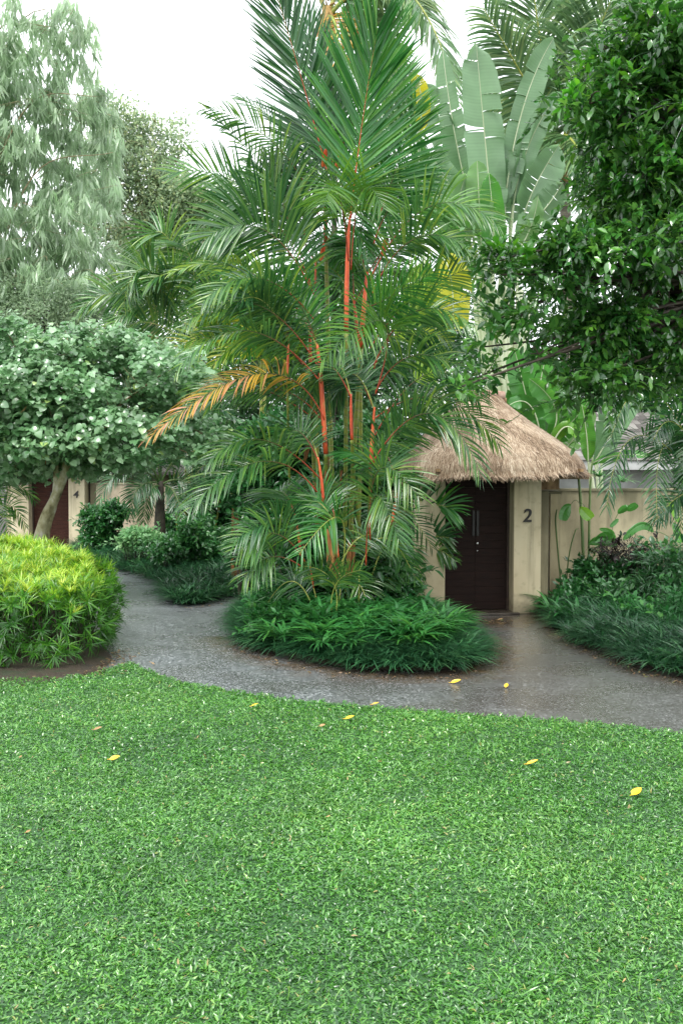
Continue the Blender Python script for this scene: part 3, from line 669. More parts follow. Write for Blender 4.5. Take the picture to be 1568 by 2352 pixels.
def gatehouse(name, label, O, yaw, num, straws, left_extra=False, doorm='door', pr=(-.12, 2.9), ridge=(1.0, 1.68), sc=1.0):
    th = thing(name, label, 'gatehouse', O)
    O = np.array(O, float); U = np.array([math.cos(yaw), math.sin(yaw), 0]); Vv = np.array([-math.sin(yaw), math.cos(yaw), 0]); Z = np.array([0, 0, 1.0])
    U = U * sc; Vv = Vv * sc
    P = lambda u, v, z: O + U * u + Vv * v + Z * z
    bx = lambda mb, u0, u1, v0, v1, z0, z1, r=.5, m=0: box(mb, P((u0 + u1) / 2, (v0 + v1) / 2, (z0 + z1) / 2), (u1 - u0, v1 - v0, z1 - z0), U, Vv, Z, r, m)
    def piece(nm, args, mat, bev=.012):
        mb = MB(); bx(mb, *args); o = mb.build(nm, mat, th, smooth=False)
        # weld the corners so the bevel works
        import bmesh
        bm = bmesh.new(); bm.from_mesh(o.data); bmesh.ops.remove_doubles(bm, verts=bm.verts, dist=1e-5)
        if bev: bmesh.ops.bevel(bm, geom=list(bm.edges), offset=bev, segments=2, affect='EDGES', profile=.5)
        bm.to_mesh(o.data); bm.free(); return o
    piece('pillar', (0, .49, 0, .34, 0, 2.32), M['stucco'])
    piece('pillar', (1.58, 2.02, 0, .34, 0, 2.32), M['stucco'])
    piece('side_pier', (2.075, 2.235, .30, 1.4, 0, 1.93), M['stucco_old'])
    piece('side_pier', (-.25, -.055, .30, 1.4, 0, 1.93), M['stucco_old'])
    piece('groove_panel', (2.021, 2.074, .36, 1.3, 0, 1.98), M['frame'], 0)
    piece('back_wall', (-.05, 2.07, 1.45, 1.6, 0, 2.3), M['stucco_old'])
    piece('side_wall', (-.052, .12, .345, 1.448, 0, 2.3), M['stucco_old'])
    piece('side_wall', (1.94, 2.018, .345, 1.448, 0, 2.3), M['stucco_old'])
    piece('lintel', (.492, 1.578, .10, .33, 2.12, 2.3), M['frame'])
    piece('threshold', (.40, 1.66, -.10, .42, .0, .035), M['stone'], .008)
    # door frame and leaves
    piece('door_jamb', (.492, .53, .25, .33, .036, 2.118), M['frame'], .004)
    piece('door_jamb', (1.54, 1.578, .25, .33, .036, 2.118), M['frame'], .004)
    for k, (a, b) in enumerate(((.532, 1.033), (1.037, 1.538))):
        mb = MB(); z = .045
        nb = 17; h = (2.11 - z) / nb
        for i in range(nb):
            off = .0025 * (i % 2)
            bx(mb, a, b, .29 + off, .33, z + i * h, z + (i + 1) * h - .003)
        o = mb.build('door_leaf', M[doorm], th, smooth=False)
        mb = MB(); e = a + .012 if k else b - .05
        bx(mb, e, e + .038, .262, .289, 1.22, 1.62); mb.build('pull_handle', M['black'], o, smooth=False)
        if k:
            mb = MB(); tube(mb, [P(a + .03, .289, 1.10), P(a + .03, .255, 1.10)], [.022, .022], 10); mb.build('lock', M['metal'], o)
            mb = MB(); tube(mb, [P(a + .03, .289, .98), P(a + .03, .27, .98)], [.012, .012], 8); mb.build('keyhole', M['metal'], o)
    # eave plate and rafter ends under the thatch
    mb = MB(); bx(mb, -.02, 2.78, -.02, .10, 2.12, 2.22); bx(mb, 2.03, 2.38, .22, .55, 1.955, 2.12)
    for u in np.arange(.0, 2.8, .28): bx(mb, u, u + .05, -.36, .3, 2.235, 2.28)
    mb.build('eave_beam', M['timber'], th, smooth=False)
    # thatch body: rings from the ridge to the eave
    f = lambda t: np.interp(t, [0, .05, .37, .66, .86, .95, 1], [0, .08, .35, .575, .745, .865, 1])
    ztop = 3.50; zev = 2.13; u0, u1 = pr; v0, v1 = -.46, 2.75; ru0, ru1 = ridge; rv0, rv1 = 1.08, 1.32
    def surf(s, t):
        a = s * 2 * np.pi; ca, sa = np.cos(a), np.sin(a); q = 3.6
        k = (np.abs(ca) ** q + np.abs(sa) ** q) ** (-1 / q)
        k2 = (np.abs(ca) ** 2 + np.abs(sa) ** 2) ** (-.5)
        eu = (u0 + u1) / 2 + (u1 - u0) / 2 * k * ca; ev = (v0 + v1) / 2 + (v1 - v0) / 2 * k * sa
        ru = (ru0 + ru1) / 2 + (ru1 - ru0) / 2 * k2 * ca; rv = (rv0 + rv1) / 2 + (rv1 - rv0) / 2 * k2 * sa
        u = ru + (eu - ru) * t; v = rv + (ev - rv) * t
        lift = .07 * np.clip((eu - u0) / (u1 - u0), 0, 1) * t + .018 * np.sin(s * 39) * t + .012 * np.sin(s * 83 + 1) * t
        z = ztop - (ztop - zev) * f(t) + lift
        return O + u[..., None] * U + v[..., None] * Vv + z[..., None] * Z
    S_, T_ = np.meshgrid(np.linspace(0, 1, 120, endpoint=False), np.linspace(0, 1, 22), indexing='ij')
    Vt = surf(S_, T_).reshape(-1, 3); mb = MB(); n1, n2 = 120, 22
    Q = [(i * n2 + j, i * n2 + j + 1, ((i + 1) % n1) * n2 + j + 1, ((i + 1) % n1) * n2 + j) for i in range(n1) for j in range(n2 - 1)]
    mb.add(Vt, Q, r=.3)
    # underside, set lower
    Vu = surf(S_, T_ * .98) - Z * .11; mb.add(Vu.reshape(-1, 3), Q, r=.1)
    # straws
    straw = blade(2, .032, lambda t: np.interp(t, [0, .5, 1], [1, .9, .35]), .12, 0, 2)
    k = straws; s = R.rand(k); t = R.rand(k) ** .62 * 1.0
    k = len(s); p0 = surf(s, t); p1 = surf(s + R.normal(0, .002, k), np.clip(t + .03, 0, 1.03)); ax = nz(p1 - p0)
    p2 = surf(s + .003, t); nr = nz(np.cross(p2 - p0, ax)); nr = nr * np.where(nr[:, 2:3] < 0, -1, 1)
    ax = nz(ax + nr * R.uniform(-.02, .06, k)[:, None] + R.normal(0, .05, (k, 3)))
    rr = np.clip(.5 + .12 * np.sin(s * 60) * np.sin(t * 5 + s * 20) - .18 * (np.sin(s * 47 + 2 * np.sin(t * 4)) > .55) + R.normal(0, .17, k), 0, 1)
    inst(mb, straw, p0 + nr * R.uniform(.0, .014, k)[:, None], ax, nr, R.uniform(.09, .19, k), rr)
    # shaggy fringe
    k = straws // 3; s = R.rand(k); lay = R.rand(k)
    p0 = surf(s, np.full(k, .965)) - Z * (.10 * lay)[:, None]; p1 = surf(s, np.full(k, 1.03)); ax = nz(nz(p1 - p0) * .5 - Z * .9 + R.normal(0, .10, (k, 3)))
    nr = rand_dir(k); rr = np.clip(R.normal(.5, .22, k) - .35 * lay, 0, 1)
    inst(mb, straw, p0, ax, nr, R.uniform(.04, .11, k), rr, wscale=.18)
    mb.build('thatched_roof', M['thatch'], th)
    # ridge cap: rounded clay capping
    mb = MB(); a = P(ru0 - .06, 1.2, ztop + .01); b = P(ru1 + .06, 1.2, ztop + .01)
    tube(mb, curve([a, (a + b) / 2 + Z * .01, b], 8), [.075, .08, .085, .085, .085, .085, .08, .07], 12)
    o = mb.build('ridge_cap', M['cap'], th)
    tb = MB(); tube(tb, [a - Z * .085 - U * .03, b - Z * .085 + U * .03], [.05, .05], 8); tb.build('ridge_band', M['timber'], o)
    ul = 1.58 + .5 * (2.02 - 1.58) - .01
    digit(num, .29, .012, P(ul, -.013, 1.45), U, Z, th)
    return th

O2 = G(950, 1414); O2[2] = 0
gatehouse('gatehouse', 'thatched gatehouse with black number 2 on its cream pillar and dark double door', O2, math.radians(6), '2', 75000)
# the same kind of gatehouse far back on the left
O4 = G(22, 1256); O4[2] = 0; O4[0] += .06
gatehouse('gatehouse', 'far gatehouse with number 4 and reddish door behind the leaning tree trunk', O4, math.radians(-4), '4', 9000, doorm='door4', pr=(-.5, 2.6), ridge=(.8, 1.25), sc=1.1)

def wall(name, label, a, b, h, t, mat, coping=None):
    th = thing(name, label, 'wall', ((a[0] + b[0]) / 2, (a[1] + b[1]) / 2, 0)); a = np.array([*a, 0.]); b = np.array([*b, 0.]); L = np.linalg.norm(b - a); u = (b - a) / L; v = np.array([-u[1], u[0], 0])
    mb = MB(); box(mb, (a + b) / 2 + [0, 0, h / 2], (L, t, h), u, v); mb.build('wall_body', mat, th, smooth=False)
    mb = MB(); box(mb, (a + b) / 2 + [0, 0, h + .02], (L + .02, t + .05, .04), u, v); mb.build('coping', M['stucco_old'], th, smooth=False)
    return th
p = W(1280, 1127, 17.6)
wall('garden_wall', 'weathered cream garden wall running right from the number 2 gatehouse', (3.45, 17.5), (13, 18.2), 1.90, .2, M['stucco_old'])
wall('garden_wall', 'short return wall with white face beside the gatehouse pier', (3.52, 16.4), (3.62, 17.38), 1.87, .16, M['stucco'])
a = W(226, 1110, 29.4); wall('garden_wall', 'far cream garden wall beside the number 4 gatehouse', (a[0], 29.3), (-1.2, 28.6), 1.85, .2, M['stucco_pink'])
wall('garden_wall', 'far wall left of the number 4 gatehouse', (-16, 29.2), (-10.6, 29.0), 1.9, .2, M['stucco_old'])
wall('garden_wall', 'plain cream wall behind the red palm clump left of the gatehouse', (-1.1, 18.4), (1.0, 16.6), 1.85, .2, M['stucco_old'])

# villa behind the right-hand wall: shingle roof over a pale fascia
def villa():
    th = thing('villa', 'low villa with grey shingle roof and white fascia behind the garden wall', 'building', (8, 24, 0))
    mb = MB(); box(mb, (8.9, 24.6, 1.15), (8.2, 4, 2.3)); mb.build('villa_wall', M['white'], th, smooth=False)
    mb = MB(); box(mb, (8.9, 21.95, 2.38), (9.0, .06, .22)); mb.build('fascia', M['white'], th, smooth=False)
    mb = MB(); rows = 14
    for i in range(rows):
        y = 21.9 + i * .22; z = 2.53 + i * .085
        x0 = 4.5
        while x0 < 13.3:
            w = .14 + .08 * R.rand(); box(mb, (x0 + w / 2, y + .15, z + .01 * R.rand()), (w - .006, .34, .02), (1, 0, 0), nz([0, .93, .35]), nz([0, -.35, .93]), r=R.rand()); x0 += w
    mb.build('shingle_roof', M['shingle'], th, smooth=False)
M['white'] = solid('white render', [(0, (.26, .27, .26)), (1, (.50, .51, .50))], .8, .3, 2, .1)
M['shingle'] = solid('grey timber shingle', [(0, (.05, .045, .04)), (.5, (.12, .11, .10)), (1, (.24, .23, .21))], .85, .4, 2, .2, userand=True)
villa()
def lean_roof():
    th = thing('pavilion', 'grey thatched pavilion roof glimpsed behind the round leaved tree', 'building', (-5, 36, 0))
    mb = MB(); box(mb, (-5.2, 36.5, 1.1), (6, 4, 2.2)); mb.build('pavilion_wall', M['stucco_old'], th, smooth=False)
    mb = MB(); V = [(-9, 34, 2.2), (-1.4, 34, 2.2), (-1.4, 39, 2.2), (-9, 39, 2.2), (-7, 36.5, 4.0), (-3.4, 36.5, 4.0), (-9, 34, 2.1), (-1.4, 34, 2.1), (-1.4, 39, 2.1), (-9, 39, 2.1)]
    mb.add(V, [(0, 1, 5, 4), (2, 3, 4, 5), (6, 7, 1, 0), (7, 8, 2, 1), (9, 8, 7, 6), (8, 9, 3, 2), (9, 6, 0, 3)], [(1, 2, 5), (3, 0, 4)], r=.4); mb.build('pavilion_roof', M['shingle'], th, smooth=False)
lean_roof()

# ================================================================== plants
ELL = blade(3, .24, lambda t: np.interp(t, [0, .2, .55, .85, 1], [.15, .75, 1, .55, .04]), .22, .3, 3)
HEART = blade(4, .52, lambda t: np.interp(t, [0, .12, .4, .75, 1], [.55, .95, 1, .6, .05]), .25, .22, 3)
NARROW = blade(3, .055, lambda t: np.interp(t, [0, .2, .5, 1], [.3, 1, .8, .04]), .35, .2, 3)
BAMB = blade(3, .075, lambda t: np.interp(t, [0, .2, .5, 1], [.3, 1, .8, .04]), .25, .2, 3)
SMALL = blade(2, .25, lambda t: np.interp(t, [0, .5, 1], [.2, 1, .05]), .15, 0, 2)

def blobs_px(lst, Y, depth=.7):
    """ellipsoids given by picture position, radius and distance -> real centres and radii"""
    out = []
    for b in lst:
        px, py, rx, ry = b[:4]; y = b[4] if len(b) > 4 else Y
        c = W(px, py, y); out.append((c, np.array([rx * y / F, max(rx, ry) * y / F * depth, ry * y / F])))
    return out
def crown_points(blobs, n, shell=.5):
    vol = np.array([(r[0] * r[1] * r[2]) ** (2 / 3) for _, r in blobs]); idx = R.choice(len(blobs), n, p=vol / vol.sum())
    d = rand_dir(n); rad = R.rand(n) ** (1 / 3) * (1 - shell) + shell * R.uniform(.75, 1.08, n)
    C = np.array([b[0] for b in blobs])[idx]; RR = np.array([b[1] for b in blobs])[idx]
    return C + d * RR * rad[:, None], d, idx
def clusters(mb, blobs, ncl, per, size, tpl, spread, up=.3, shell=.5, r0=0., r1=1., hang=0.0, out=.5, nup=.8, zmin=.05):
    P, d, _ = crown_points(blobs, ncl, shell); ok = P[:, 2] > zmin; P, d = P[ok], d[ok]; ncl = len(P)
    n = ncl * per; tone = R.uniform(r0, r1, ncl)
    ax = nz(rand_dir(n) + np.repeat(d, per, 0) * out + [0, 0, up - hang])
    loc = np.repeat(P, per, 0) + ax * size * .3 + R.normal(0, spread, (n, 3))
    nr = nz(np.repeat(d, per, 0) * .35 + rand_dir(n) * .55 + [0, 0, nup])
    inst(mb, tpl, loc, ax, nr, size * R.uniform(.65, 1.2, n), np.clip(np.repeat(tone, per) * .65 + R.uniform(0, .35, n), 0, 1))
    return P
def limbs(mb, base, blobs, r0=.1, r1=.012, sides=6, extra=2, sag=.15):
    base = np.array(base, float)
    for c, r in blobs:
        for k in range(extra):
            e = c + rand_dir(1)[0] * r * .7; mid = (base + e) / 2 + rand_dir(1)[0] * .12 * np.linalg.norm(e - base) + [0, 0, sag * np.linalg.norm(e - base) * .3]
            C = curve([base, mid, e], 12); tube(mb, C, [r0, r0 * .5, r1], sides, cap=False)
            for q in range(4):
                i = R.randint(5, 11); tip = C[i] + rand_dir(1, .4)[0] * r.mean() * R.uniform(.4, .9)
                tube(mb, curve([C[i], (C[i] + tip) / 2 + rand_dir(1)[0] * .06, tip], 5), [r1 * 1.2, r1 * .4], 4, cap=False)

def sprays(mb, B, n, size):
    """leafy shoots that stick out of the crown's outline"""
    P, d, _ = crown_points(B, n, 1.0); ln = R.uniform(.2, .55, n); per = 11
    j = np.tile(np.linspace(0, 1, per), n); dd = np.repeat(nz(d + rand_dir(n) * .5 + [0, 0, .1]), per, 0); loc = np.repeat(P, per, 0) + dd * (j * np.repeat(ln, per))[:, None] + [0, 0, -1.0] * (.12 * j ** 2)[:, None]
    ax = nz(dd * .8 + rand_dir(n * per) * .8); inst(mb, ELL, loc, ax, nz(rand_dir(n * per) * .5 + [0, -.2, 1]), size * R.uniform(.7, 1.1, n * per), np.clip(np.repeat(R.uniform(.2, .9, n), per) + R.uniform(-.1, .1, n * per), 0, 1))
    for q in range(n):
        tube(mb, curve([P[q], P[q] + dd[q * per] * ln[q] * .5, P[q] + dd[q * per] * ln[q] - [0, 0, .12]], 4), [.006, .002], 3, r=0, cap=False)

# ---------------------------------------------------------------- red palm clump
def red_palms():
    base = G(762, 1436); base[2] = .1
    th = thing('red_palm_clump', 'tall clump of red stemmed palms rising from the round island bed', 'palm clump', base)
    Yc = 13.9
    # stems: path from the ground up, then the red crownshaft piece, in real space
    stems = [  # (bottom px,py), list of higher points, Y, radius, shaft (points), shaft radius
        ((766, 1432), [(757, 1250), (750, 1130), (748, 1042)], 13.6, .030, [(748, 1042), (742, 950), (735, 850), (728, 790)], .042),
        ((790, 1430), [(792, 1200), (794, 1000), (795, 760)], 14.0, .030, [(795, 760), (796, 660), (799, 560), (803, 500)], .040),
        ((806, 1428), [(806, 1200), (815, 1000), (829, 800)], 14.3, .034, [(829, 800), (835, 710), (842, 625)], .043),
        ((838, 1425), [(845, 1250), (851, 1078)], 13.7, .026, [(851, 1078), (855, 1000), (860, 935)], .033),
        ((748, 1434), [(728, 1200), (718, 1000), (714, 860)], 13.9, .028, [(714, 860), (712, 800), (712, 745)], .030),
        ((772, 1425), [(762, 1100), (754, 800), (748, 560)], 14.6, .032, [(748, 560), (748, 470), (752, 385)], .038),
        ((826, 1432), [(828, 1250), (812, 1100), (808, 1010)], 13.5, .024, [(808, 1010), (806, 950), (806, 905)], .028),
        ((700, 1425), [(680, 1250), (665, 1100), (660, 890)], 13.6, .018, [(660, 890), (661, 820), (664, 780)], .020),
        ((815, 1420), [(826, 1100), (828, 950), (826, 850)], 14.8, .030, [(826, 850), (820, 760), (812, 690)], .036),
        ((752, 1420), [(745, 1250), (742, 1150)], 13.4, .022, [(742, 1150), (738, 1100), (730, 1050)], .026),
        ((860, 1418), [(880, 1300), (900, 1200)], 13.6, .020, [(900, 1200), (908, 1150), (912, 1110)], .024),
        ((720, 1428), [(705, 1330), (690, 1260)], 13.5, .020, [(690, 1260), (684, 1220), (680, 1190)], .022),
        ((782, 1436), [(780, 1340), (776, 1280)], 13.3, .022, [(776, 1280), (772, 1240), (770, 1200)], .024),
        ((735, 1415), [(728, 1000), (724, 800), (724, 700)], 14.5, .022, [(724, 700), (724, 650), (725, 600)], .024),
    ]
    heads = []
    for b, up_, Y, r, sh, rs in stems:
        g = G(*b); dy = g[1] - Y
        pts = [np.array([g[0], g[1], .02])] + [W(px, py, Y + dy * (1 - (k + 1) / len(up_))) for k, (px, py) in enumerate(up_)]
        mb = MB(); tube(mb, curve(pts, 24), [r * 1.25, r, r * .92], 8); o = mb.build('stem', M['stem'], th)
        mb = MB(); sp = [W(px, py, Y) for px, py in sh]; tube(mb, curve(sp, 12), [rs * .8, rs * .85, rs * .7, rs * .4], 9); mb.build('crownshaft', M['shaft'], o)
        heads.append((np.array(sp[-1]), np.array(sp[-2])))
    # old brown sheaths and orange fibre at the foot of the clump
    for (px, py, l, Y) in [(762, 1330, 120, 13.2), (770, 1350, 130, 13.3), (757, 1300, 90, 13.3), (800, 1330, 90, 13.5), (745, 1180, 130, 13.7), (733, 1230, 120, 13.8), (776, 1180, 100, 14.1), (700, 1060, 60, 13.8)]:
        a = W(px, py, Y); b = W(px + R.uniform(-12, 12), py - l, Y + .1); mb = MB()
        for k in range(5):
            o_ = rand_dir(1)[0] * .03; tube(mb, curve([a + o_, (a + b) / 2 + o_ + rand_dir(1)[0] * .03, b + o_ * 1.5], 7), [.010, .024, .006], 5, r=R.rand())
        mb.build('leaf_sheath', M['fiber'], th)
    fr = MB
    n_f = [0]
    def F_(base, mid, tip, Y, mat='palm', nl=44, LL=.62, LW=.017, face=.6, droop=.7, dY=(0, 0, 0), rr='rachis_red', **k):
        pts = [W(*base, Y + dY[0]), W(*mid, Y + dY[1]), W(*tip, Y + dY[2])]
        mb = MB(); k.setdefault('jit', .05); C = frond(mb, pts, int(nl * 1.05), LL * (1.08 if LL < .8 else 1), LW * (.74 if LL < .8 else .9), face, droop * .85, **k); o = mb.build('frond', M[mat], th)
        mb = MB(); L = np.linalg.norm(np.diff(C, axis=0), axis=1).sum(); tube(mb, C, [.010, .006, .003], 6, r=None); mb.build('midrib', M[rr], o); n_f[0] += 1
    # --- the tall upright leaves
    F_((804, 500), (832, 280), (866, 70), 13.6, 'palm_bright', 78, 1.25, .024, 1, .12, (0, 0, -.2), rr='rachis_long', a0=48, a1=16, start=.12, lift=.05, jit=.03, twist=.1)
    F_((752, 400), (695, 190), (618, -70), 14.1, 'palm_dark', 74, 1.05, .022, 1, .12, (0, 0, -.3), rr='rachis_long', a0=50, a1=20, start=.0, lift=.06, jit=.03)
    F_((868, 500), (905, 400), (955, 240), 13.9, 'palm_bright', 56, .80, .020, .95, .35, (0, 0, -.2), a0=68, a1=24, start=.12, lift=.05, jit=.04)
    F_((800, 540), (760, 340), (730, 120), 14.5, 'palm_dark', 50, .95, .019, .9, .2, (0, .1, .2), a0=50, a1=18, start=.1)
    F_((820, 560), (880, 330), (915, 150), 14.6, 'palm', 52, .8, .020, .95, .2, (0, .1, .2), a0=52, a1=18, start=.1)
    F_((752, 400), (742, 230), (700, 60), 14.9, 'palm_dark', 50, .9, .019, .9, .15, a0=48, a1=18, start=.05)
    F_((850, 620), (915, 500), (970, 360), 14.4, 'palm', 48, .72, .020, .9, .4, a0=66, a1=25, start=.1)
    F_((858, 560), (900, 470), (975, 395), 14.0, 'palm_bright', 48, .7, .020, .9, .6, a0=74, a1=30, start=.1)
    # --- left leaves against the sky
    F_((740, 520), (640, 340), (478, 250), 14.0, 'palm', 34, .50, .020, .35, .9, (0, -.3, -.5), start=.25)
    F_((746, 470), (670, 320), (560, 228), 14.3, 'palm', 34, .55, .020, .4, .7, (0, .2, .3), start=.2)
    F_((664, 600), (610, 410), (486, 262), 14.1, 'palm', 26, .42, .020, .2, .8, (0, -.1, -.4), start=.3, a1=18)
    F_((700, 600), (560, 430), (392, 398), 14.2, 'palm', 38, .60, .020, .55, .35, (0, -.3, -.6), start=.2)
    F_((672, 560), (650, 470), (610, 392), 13.8, 'palm', 44, .82, .020, 1, .3, a0=64, a1=22, start=.02)
    F_((700, 560), (690, 470), (660, 380), 14.0, 'palm_dark', 44, .8, .020, 1, .2, a0=58, a1=22, start=.05)
    F_((722, 680), (610, 530), (478, 545), 13.6, 'palm', 48, .85, .020, .85, .6, (0, -.3, -.6), start=.1)
    F_((716, 660), (620, 500), (500, 470), 14.0, 'palm_dark', 46, .8, .020, .8, .5, (0, -.3, -.3), start=.1)
    F_((712, 745), (560, 620), (392, 628), 13.9, 'palm', 40, .40, .019, .25, .7, (0, -.4, -.9), start=.2, agetip=.8)
    F_((725, 740), (600, 640), (470, 690), 13.6, 'palm', 44, .6, .019, .5, .8, (0, -.5, -.9), start=.15)
    # --- front centre, coming at the camera
    F_((800, 600), (776, 440), (745, 470), 13.2, 'palm_lime', 46, .62, .018, .9, .7, (0, -.5, -1.2), a0=80, a1=30, start=.25, jit=.06, rr='rachis_red', r1=.6)
    F_((806, 620), (830, 440), (880, 480), 13.2, 'palm_lime', 34, .6, .018, .6, .8, (0, -.2, -.6), start=.3, r1=.55)
    F_((845, 700), (880, 690), (1000, 620), 13.3, 'palm_bright', 36, .6, .018, .5, .7, (0, -.3, -.5))
    F_((862, 905), (880, 740), (738, 828), 13.1, 'palm_lime', 44, .62, .018, .7, .9, (0, -.3, -1.2), a0=75, start=.35, r1=.55)
    # --- left, middle heights
    F_((735, 850), (590, 700), (425, 745), 13.5, 'palm', 44, .55, .018, .45, .9, (0, -.3, -.8))
    F_((738, 880), (570, 760), (408, 848), 13.4, 'palm', 44, .55, .019, .3, .9, (0, -.4, -.9), start=.2)
    F_((745, 965), (600, 858), (345, 1005), 13.4, 'palm_gold', 46, .48, .018, .35, .95, (0, -.4, -1.0), start=.22, agetip=.45, r0=.0, r1=.75)
    F_((745, 975), (610, 890), (400, 960), 13.7, 'palm', 46, .62, .019, .3, .95, (0, -.1, -.4), start=.2)
    F_((720, 960), (560, 880), (440, 905), 14.0, 'palm', 40, .55, .018, .4, .8, (0, -.2, -.4))
    F_((735, 1100), (600, 1010), (478, 1062), 13.5, 'palm', 42, .55, .018, .4, .9, (0, -.4, -.8))
    F_((728, 1130), (600, 1060), (438, 1165), 13.3, 'palm', 42, .60, .020, .35, .9, (0, -.4, -.9), start=.25)
    F_((700, 1290), (630, 1225), (552, 1262), 13.0, 'palm', 28, .5, .018, .8, .7, (0, -.3, -.5), start=.3)
    F_((690, 1300), (620, 1280), (560, 1330), 13.1, 'palm', 26, .45, .018, .6, .8, (0, -.3, -.5), start=.3)
    F_((735, 850), (700, 720), (620, 640), 13.7, 'palm_bright', 40, .55, .017, .6, .6, (0, -.2, -.4))
    F_((712, 860), (620, 780), (520, 800), 14.2, 'palm_lime', 36, .5, .017, .5, .9, (0, -.1, -.1))
    # --- right side
    F_((850, 640), (985, 475), (1142, 515), 13.7, 'palm', 44, .62, .020, .5, .9, (0, -.2, -.5), start=.25, r0=.2)
    F_((852, 680), (960, 545), (1105, 590), 13.6, 'palm', 44, .60, .020, .5, .8, (0, -.2, -.5))
    F_((850, 800), (955, 680), (1105, 608), 13.7, 'palm', 44, .62, .019, .5, .5, (0, -.2, -.6), agetip=.5)
    F_((858, 840), (955, 715), (1085, 745), 13.4, 'palm', 44, .62, .019, .5, .95, (0, -.2, -.5))
    F_((862, 900), (960, 815), (1100, 880), 13.5, 'palm', 44, .60, .019, .4, .9, (0, -.2, -.5))
    F_((858, 850), (930, 760), (1060, 800), 14.3, 'palm_dark', 44, .60, .019, .7, .6)
    F_((862, 960), (1010, 915), (1146, 1022), 13.5, 'palm', 46, .58, .019, .4, .9, (0, .1, .2))
    F_((856, 1060), (990, 950), (1104, 1092), 13.3, 'palm', 46, .60, .019, .5, .9, (0, -.1, -.2))
    F_((856, 1070), (905, 1000), (1010, 955), 13.5, 'palm', 36, .55, .018, .7, .5, (0, -.1, -.2))
    F_((856, 1010), (980, 860), (1100, 920), 14.0, 'palm_dark', 44, .6, .018, .6, .7)
    # --- low front
    F_((782, 1330), (780, 1190), (686, 1275), 12.9, 'palm_bright', 34, .50, .017, .75, .9, (0, -.3, -.8), start=.4, rr='rachis_green')
    F_((850, 1240), (870, 1080), (960, 1140), 13.1, 'palm', 36, .55, .018, .7, .8, (0, -.3, -.7), start=.35)
    F_((840, 1300), (860, 1140), (915, 1240), 13.0, 'palm', 36, .55, .018, .6, .9, (0, -.3, -.7), start=.35)
    F_((720, 1350), (660, 1200), (540, 1240), 13.2, 'palm_dark', 36, .55, .018, .5, .9, (0, -.3, -.7), start=.3)
    F_((765, 1436), (766, 1340), (700, 1300), 12.7, 'palm', 22, .35, .015, .6, .8, (0, -.05, -.3), start=.45, rr='rachis_green')
    F_((765, 1436), (770, 1345), (830, 1310), 12.7, 'palm', 22, .35, .015, .6, .8, (0, -.05, -.3), start=.45, rr='rachis_green')
    # --- fill: leaves from every head, all round
    k = 0
    for (hp, hq), (b, up_, Y, r, sh, rs) in zip(heads, stems):
        up_dir = nz(hp - hq); low = sh[0][1]
        for q in range(3 if low < 1000 else 2):
            if n_f[0] >= 98: break
            az = k * 2.39996 + R.uniform(-.4, .4); k += 1
            if math.sin(az) < 0 and k % 7: az = -az
            if low > 850 and math.cos(az) > .2: az = math.pi - az
            L = R.uniform(.85, 1.25) * (.8 if low > 1000 else 1); hd = np.array([math.cos(az), math.sin(az) * .9, 0])
            e = hp + hd * L * R.uniform(.65, .95) + np.array([0, 0, L * R.uniform(-.15, .5)]); m_ = hp + hd * L * .42 + np.array([0, 0, L * R.uniform(.35, .55)])
            mb = MB(); C = frond(mb, [hp - up_dir * .05, m_, e], 40, .58, .0125, R.uniform(.2, .8), R.uniform(.4, .8), r1=.85)
            o = mb.build('frond', M[['palm', 'palm_dark', 'palm', 'palm_bright'][k % 4]], th); mb = MB(); tube(mb, C, [.010, .006, .003], 5, r=None); mb.build('midrib', M['rachis_green' if k % 2 else 'rachis_red'], o); n_f[0] += 1
    # suckers low down inside the clump
    for q in range(20):
        if n_f[0] >= 99: break
        px = R.uniform(650, 900); py = R.uniform(1120, 1400); Y = R.uniform(13.3, 14.8); a = W(px, py, Y); g = G(760 + (px - 770) * .5, 1432); 
        az = R.uniform(0, 2 * np.pi); L = R.uniform(.7, 1.1); hd = np.array([math.cos(az), math.sin(az) * .8, 0])
        bs = np.array([g[0] + (a[0] - g[0]) * .6, Y, max(.3, a[2] - .3)]); e = bs + hd * L * .9 + [0, 0, R.uniform(-.1, .4)]; m_ = bs + hd * L * .4 + [0, 0, .45]
        mb = MB(); C = frond(mb, [bs, m_, e], 30, .46, .012, R.uniform(.2, .9), R.uniform(.6, 1.1)); o = mb.build('frond', M['palm_dark' if q % 2 else 'palm'], th)
        mb = MB(); tube(mb, C, [.012, .007, .003], 5); mb.build('midrib', M['rachis_green'], o); n_f[0] += 1
        if q % 2 == 0:
            mb = MB(); tube(mb, curve([(g[0] + R.uniform(-.3, .3), g[1] + R.uniform(-.3, .3), .05), (bs[0], bs[1], bs[2] * .5), bs], 8), [.014, .009], 5); mb.build('sucker_cane', M['stem'], th)
    # fallen-open spathes near the top
    for px, py in ((740, 385), (768, 400), (876, 590), (735, 600)):
        mb = MB(); a = W(px, py, 13.7); paddle(mb, [a, a + [.03, -.05, .1], a + [.05, -.1, .22]], .035, 1, 0, .1, 12); mb.build('spathe', M['shaft'], th)
red_palms()

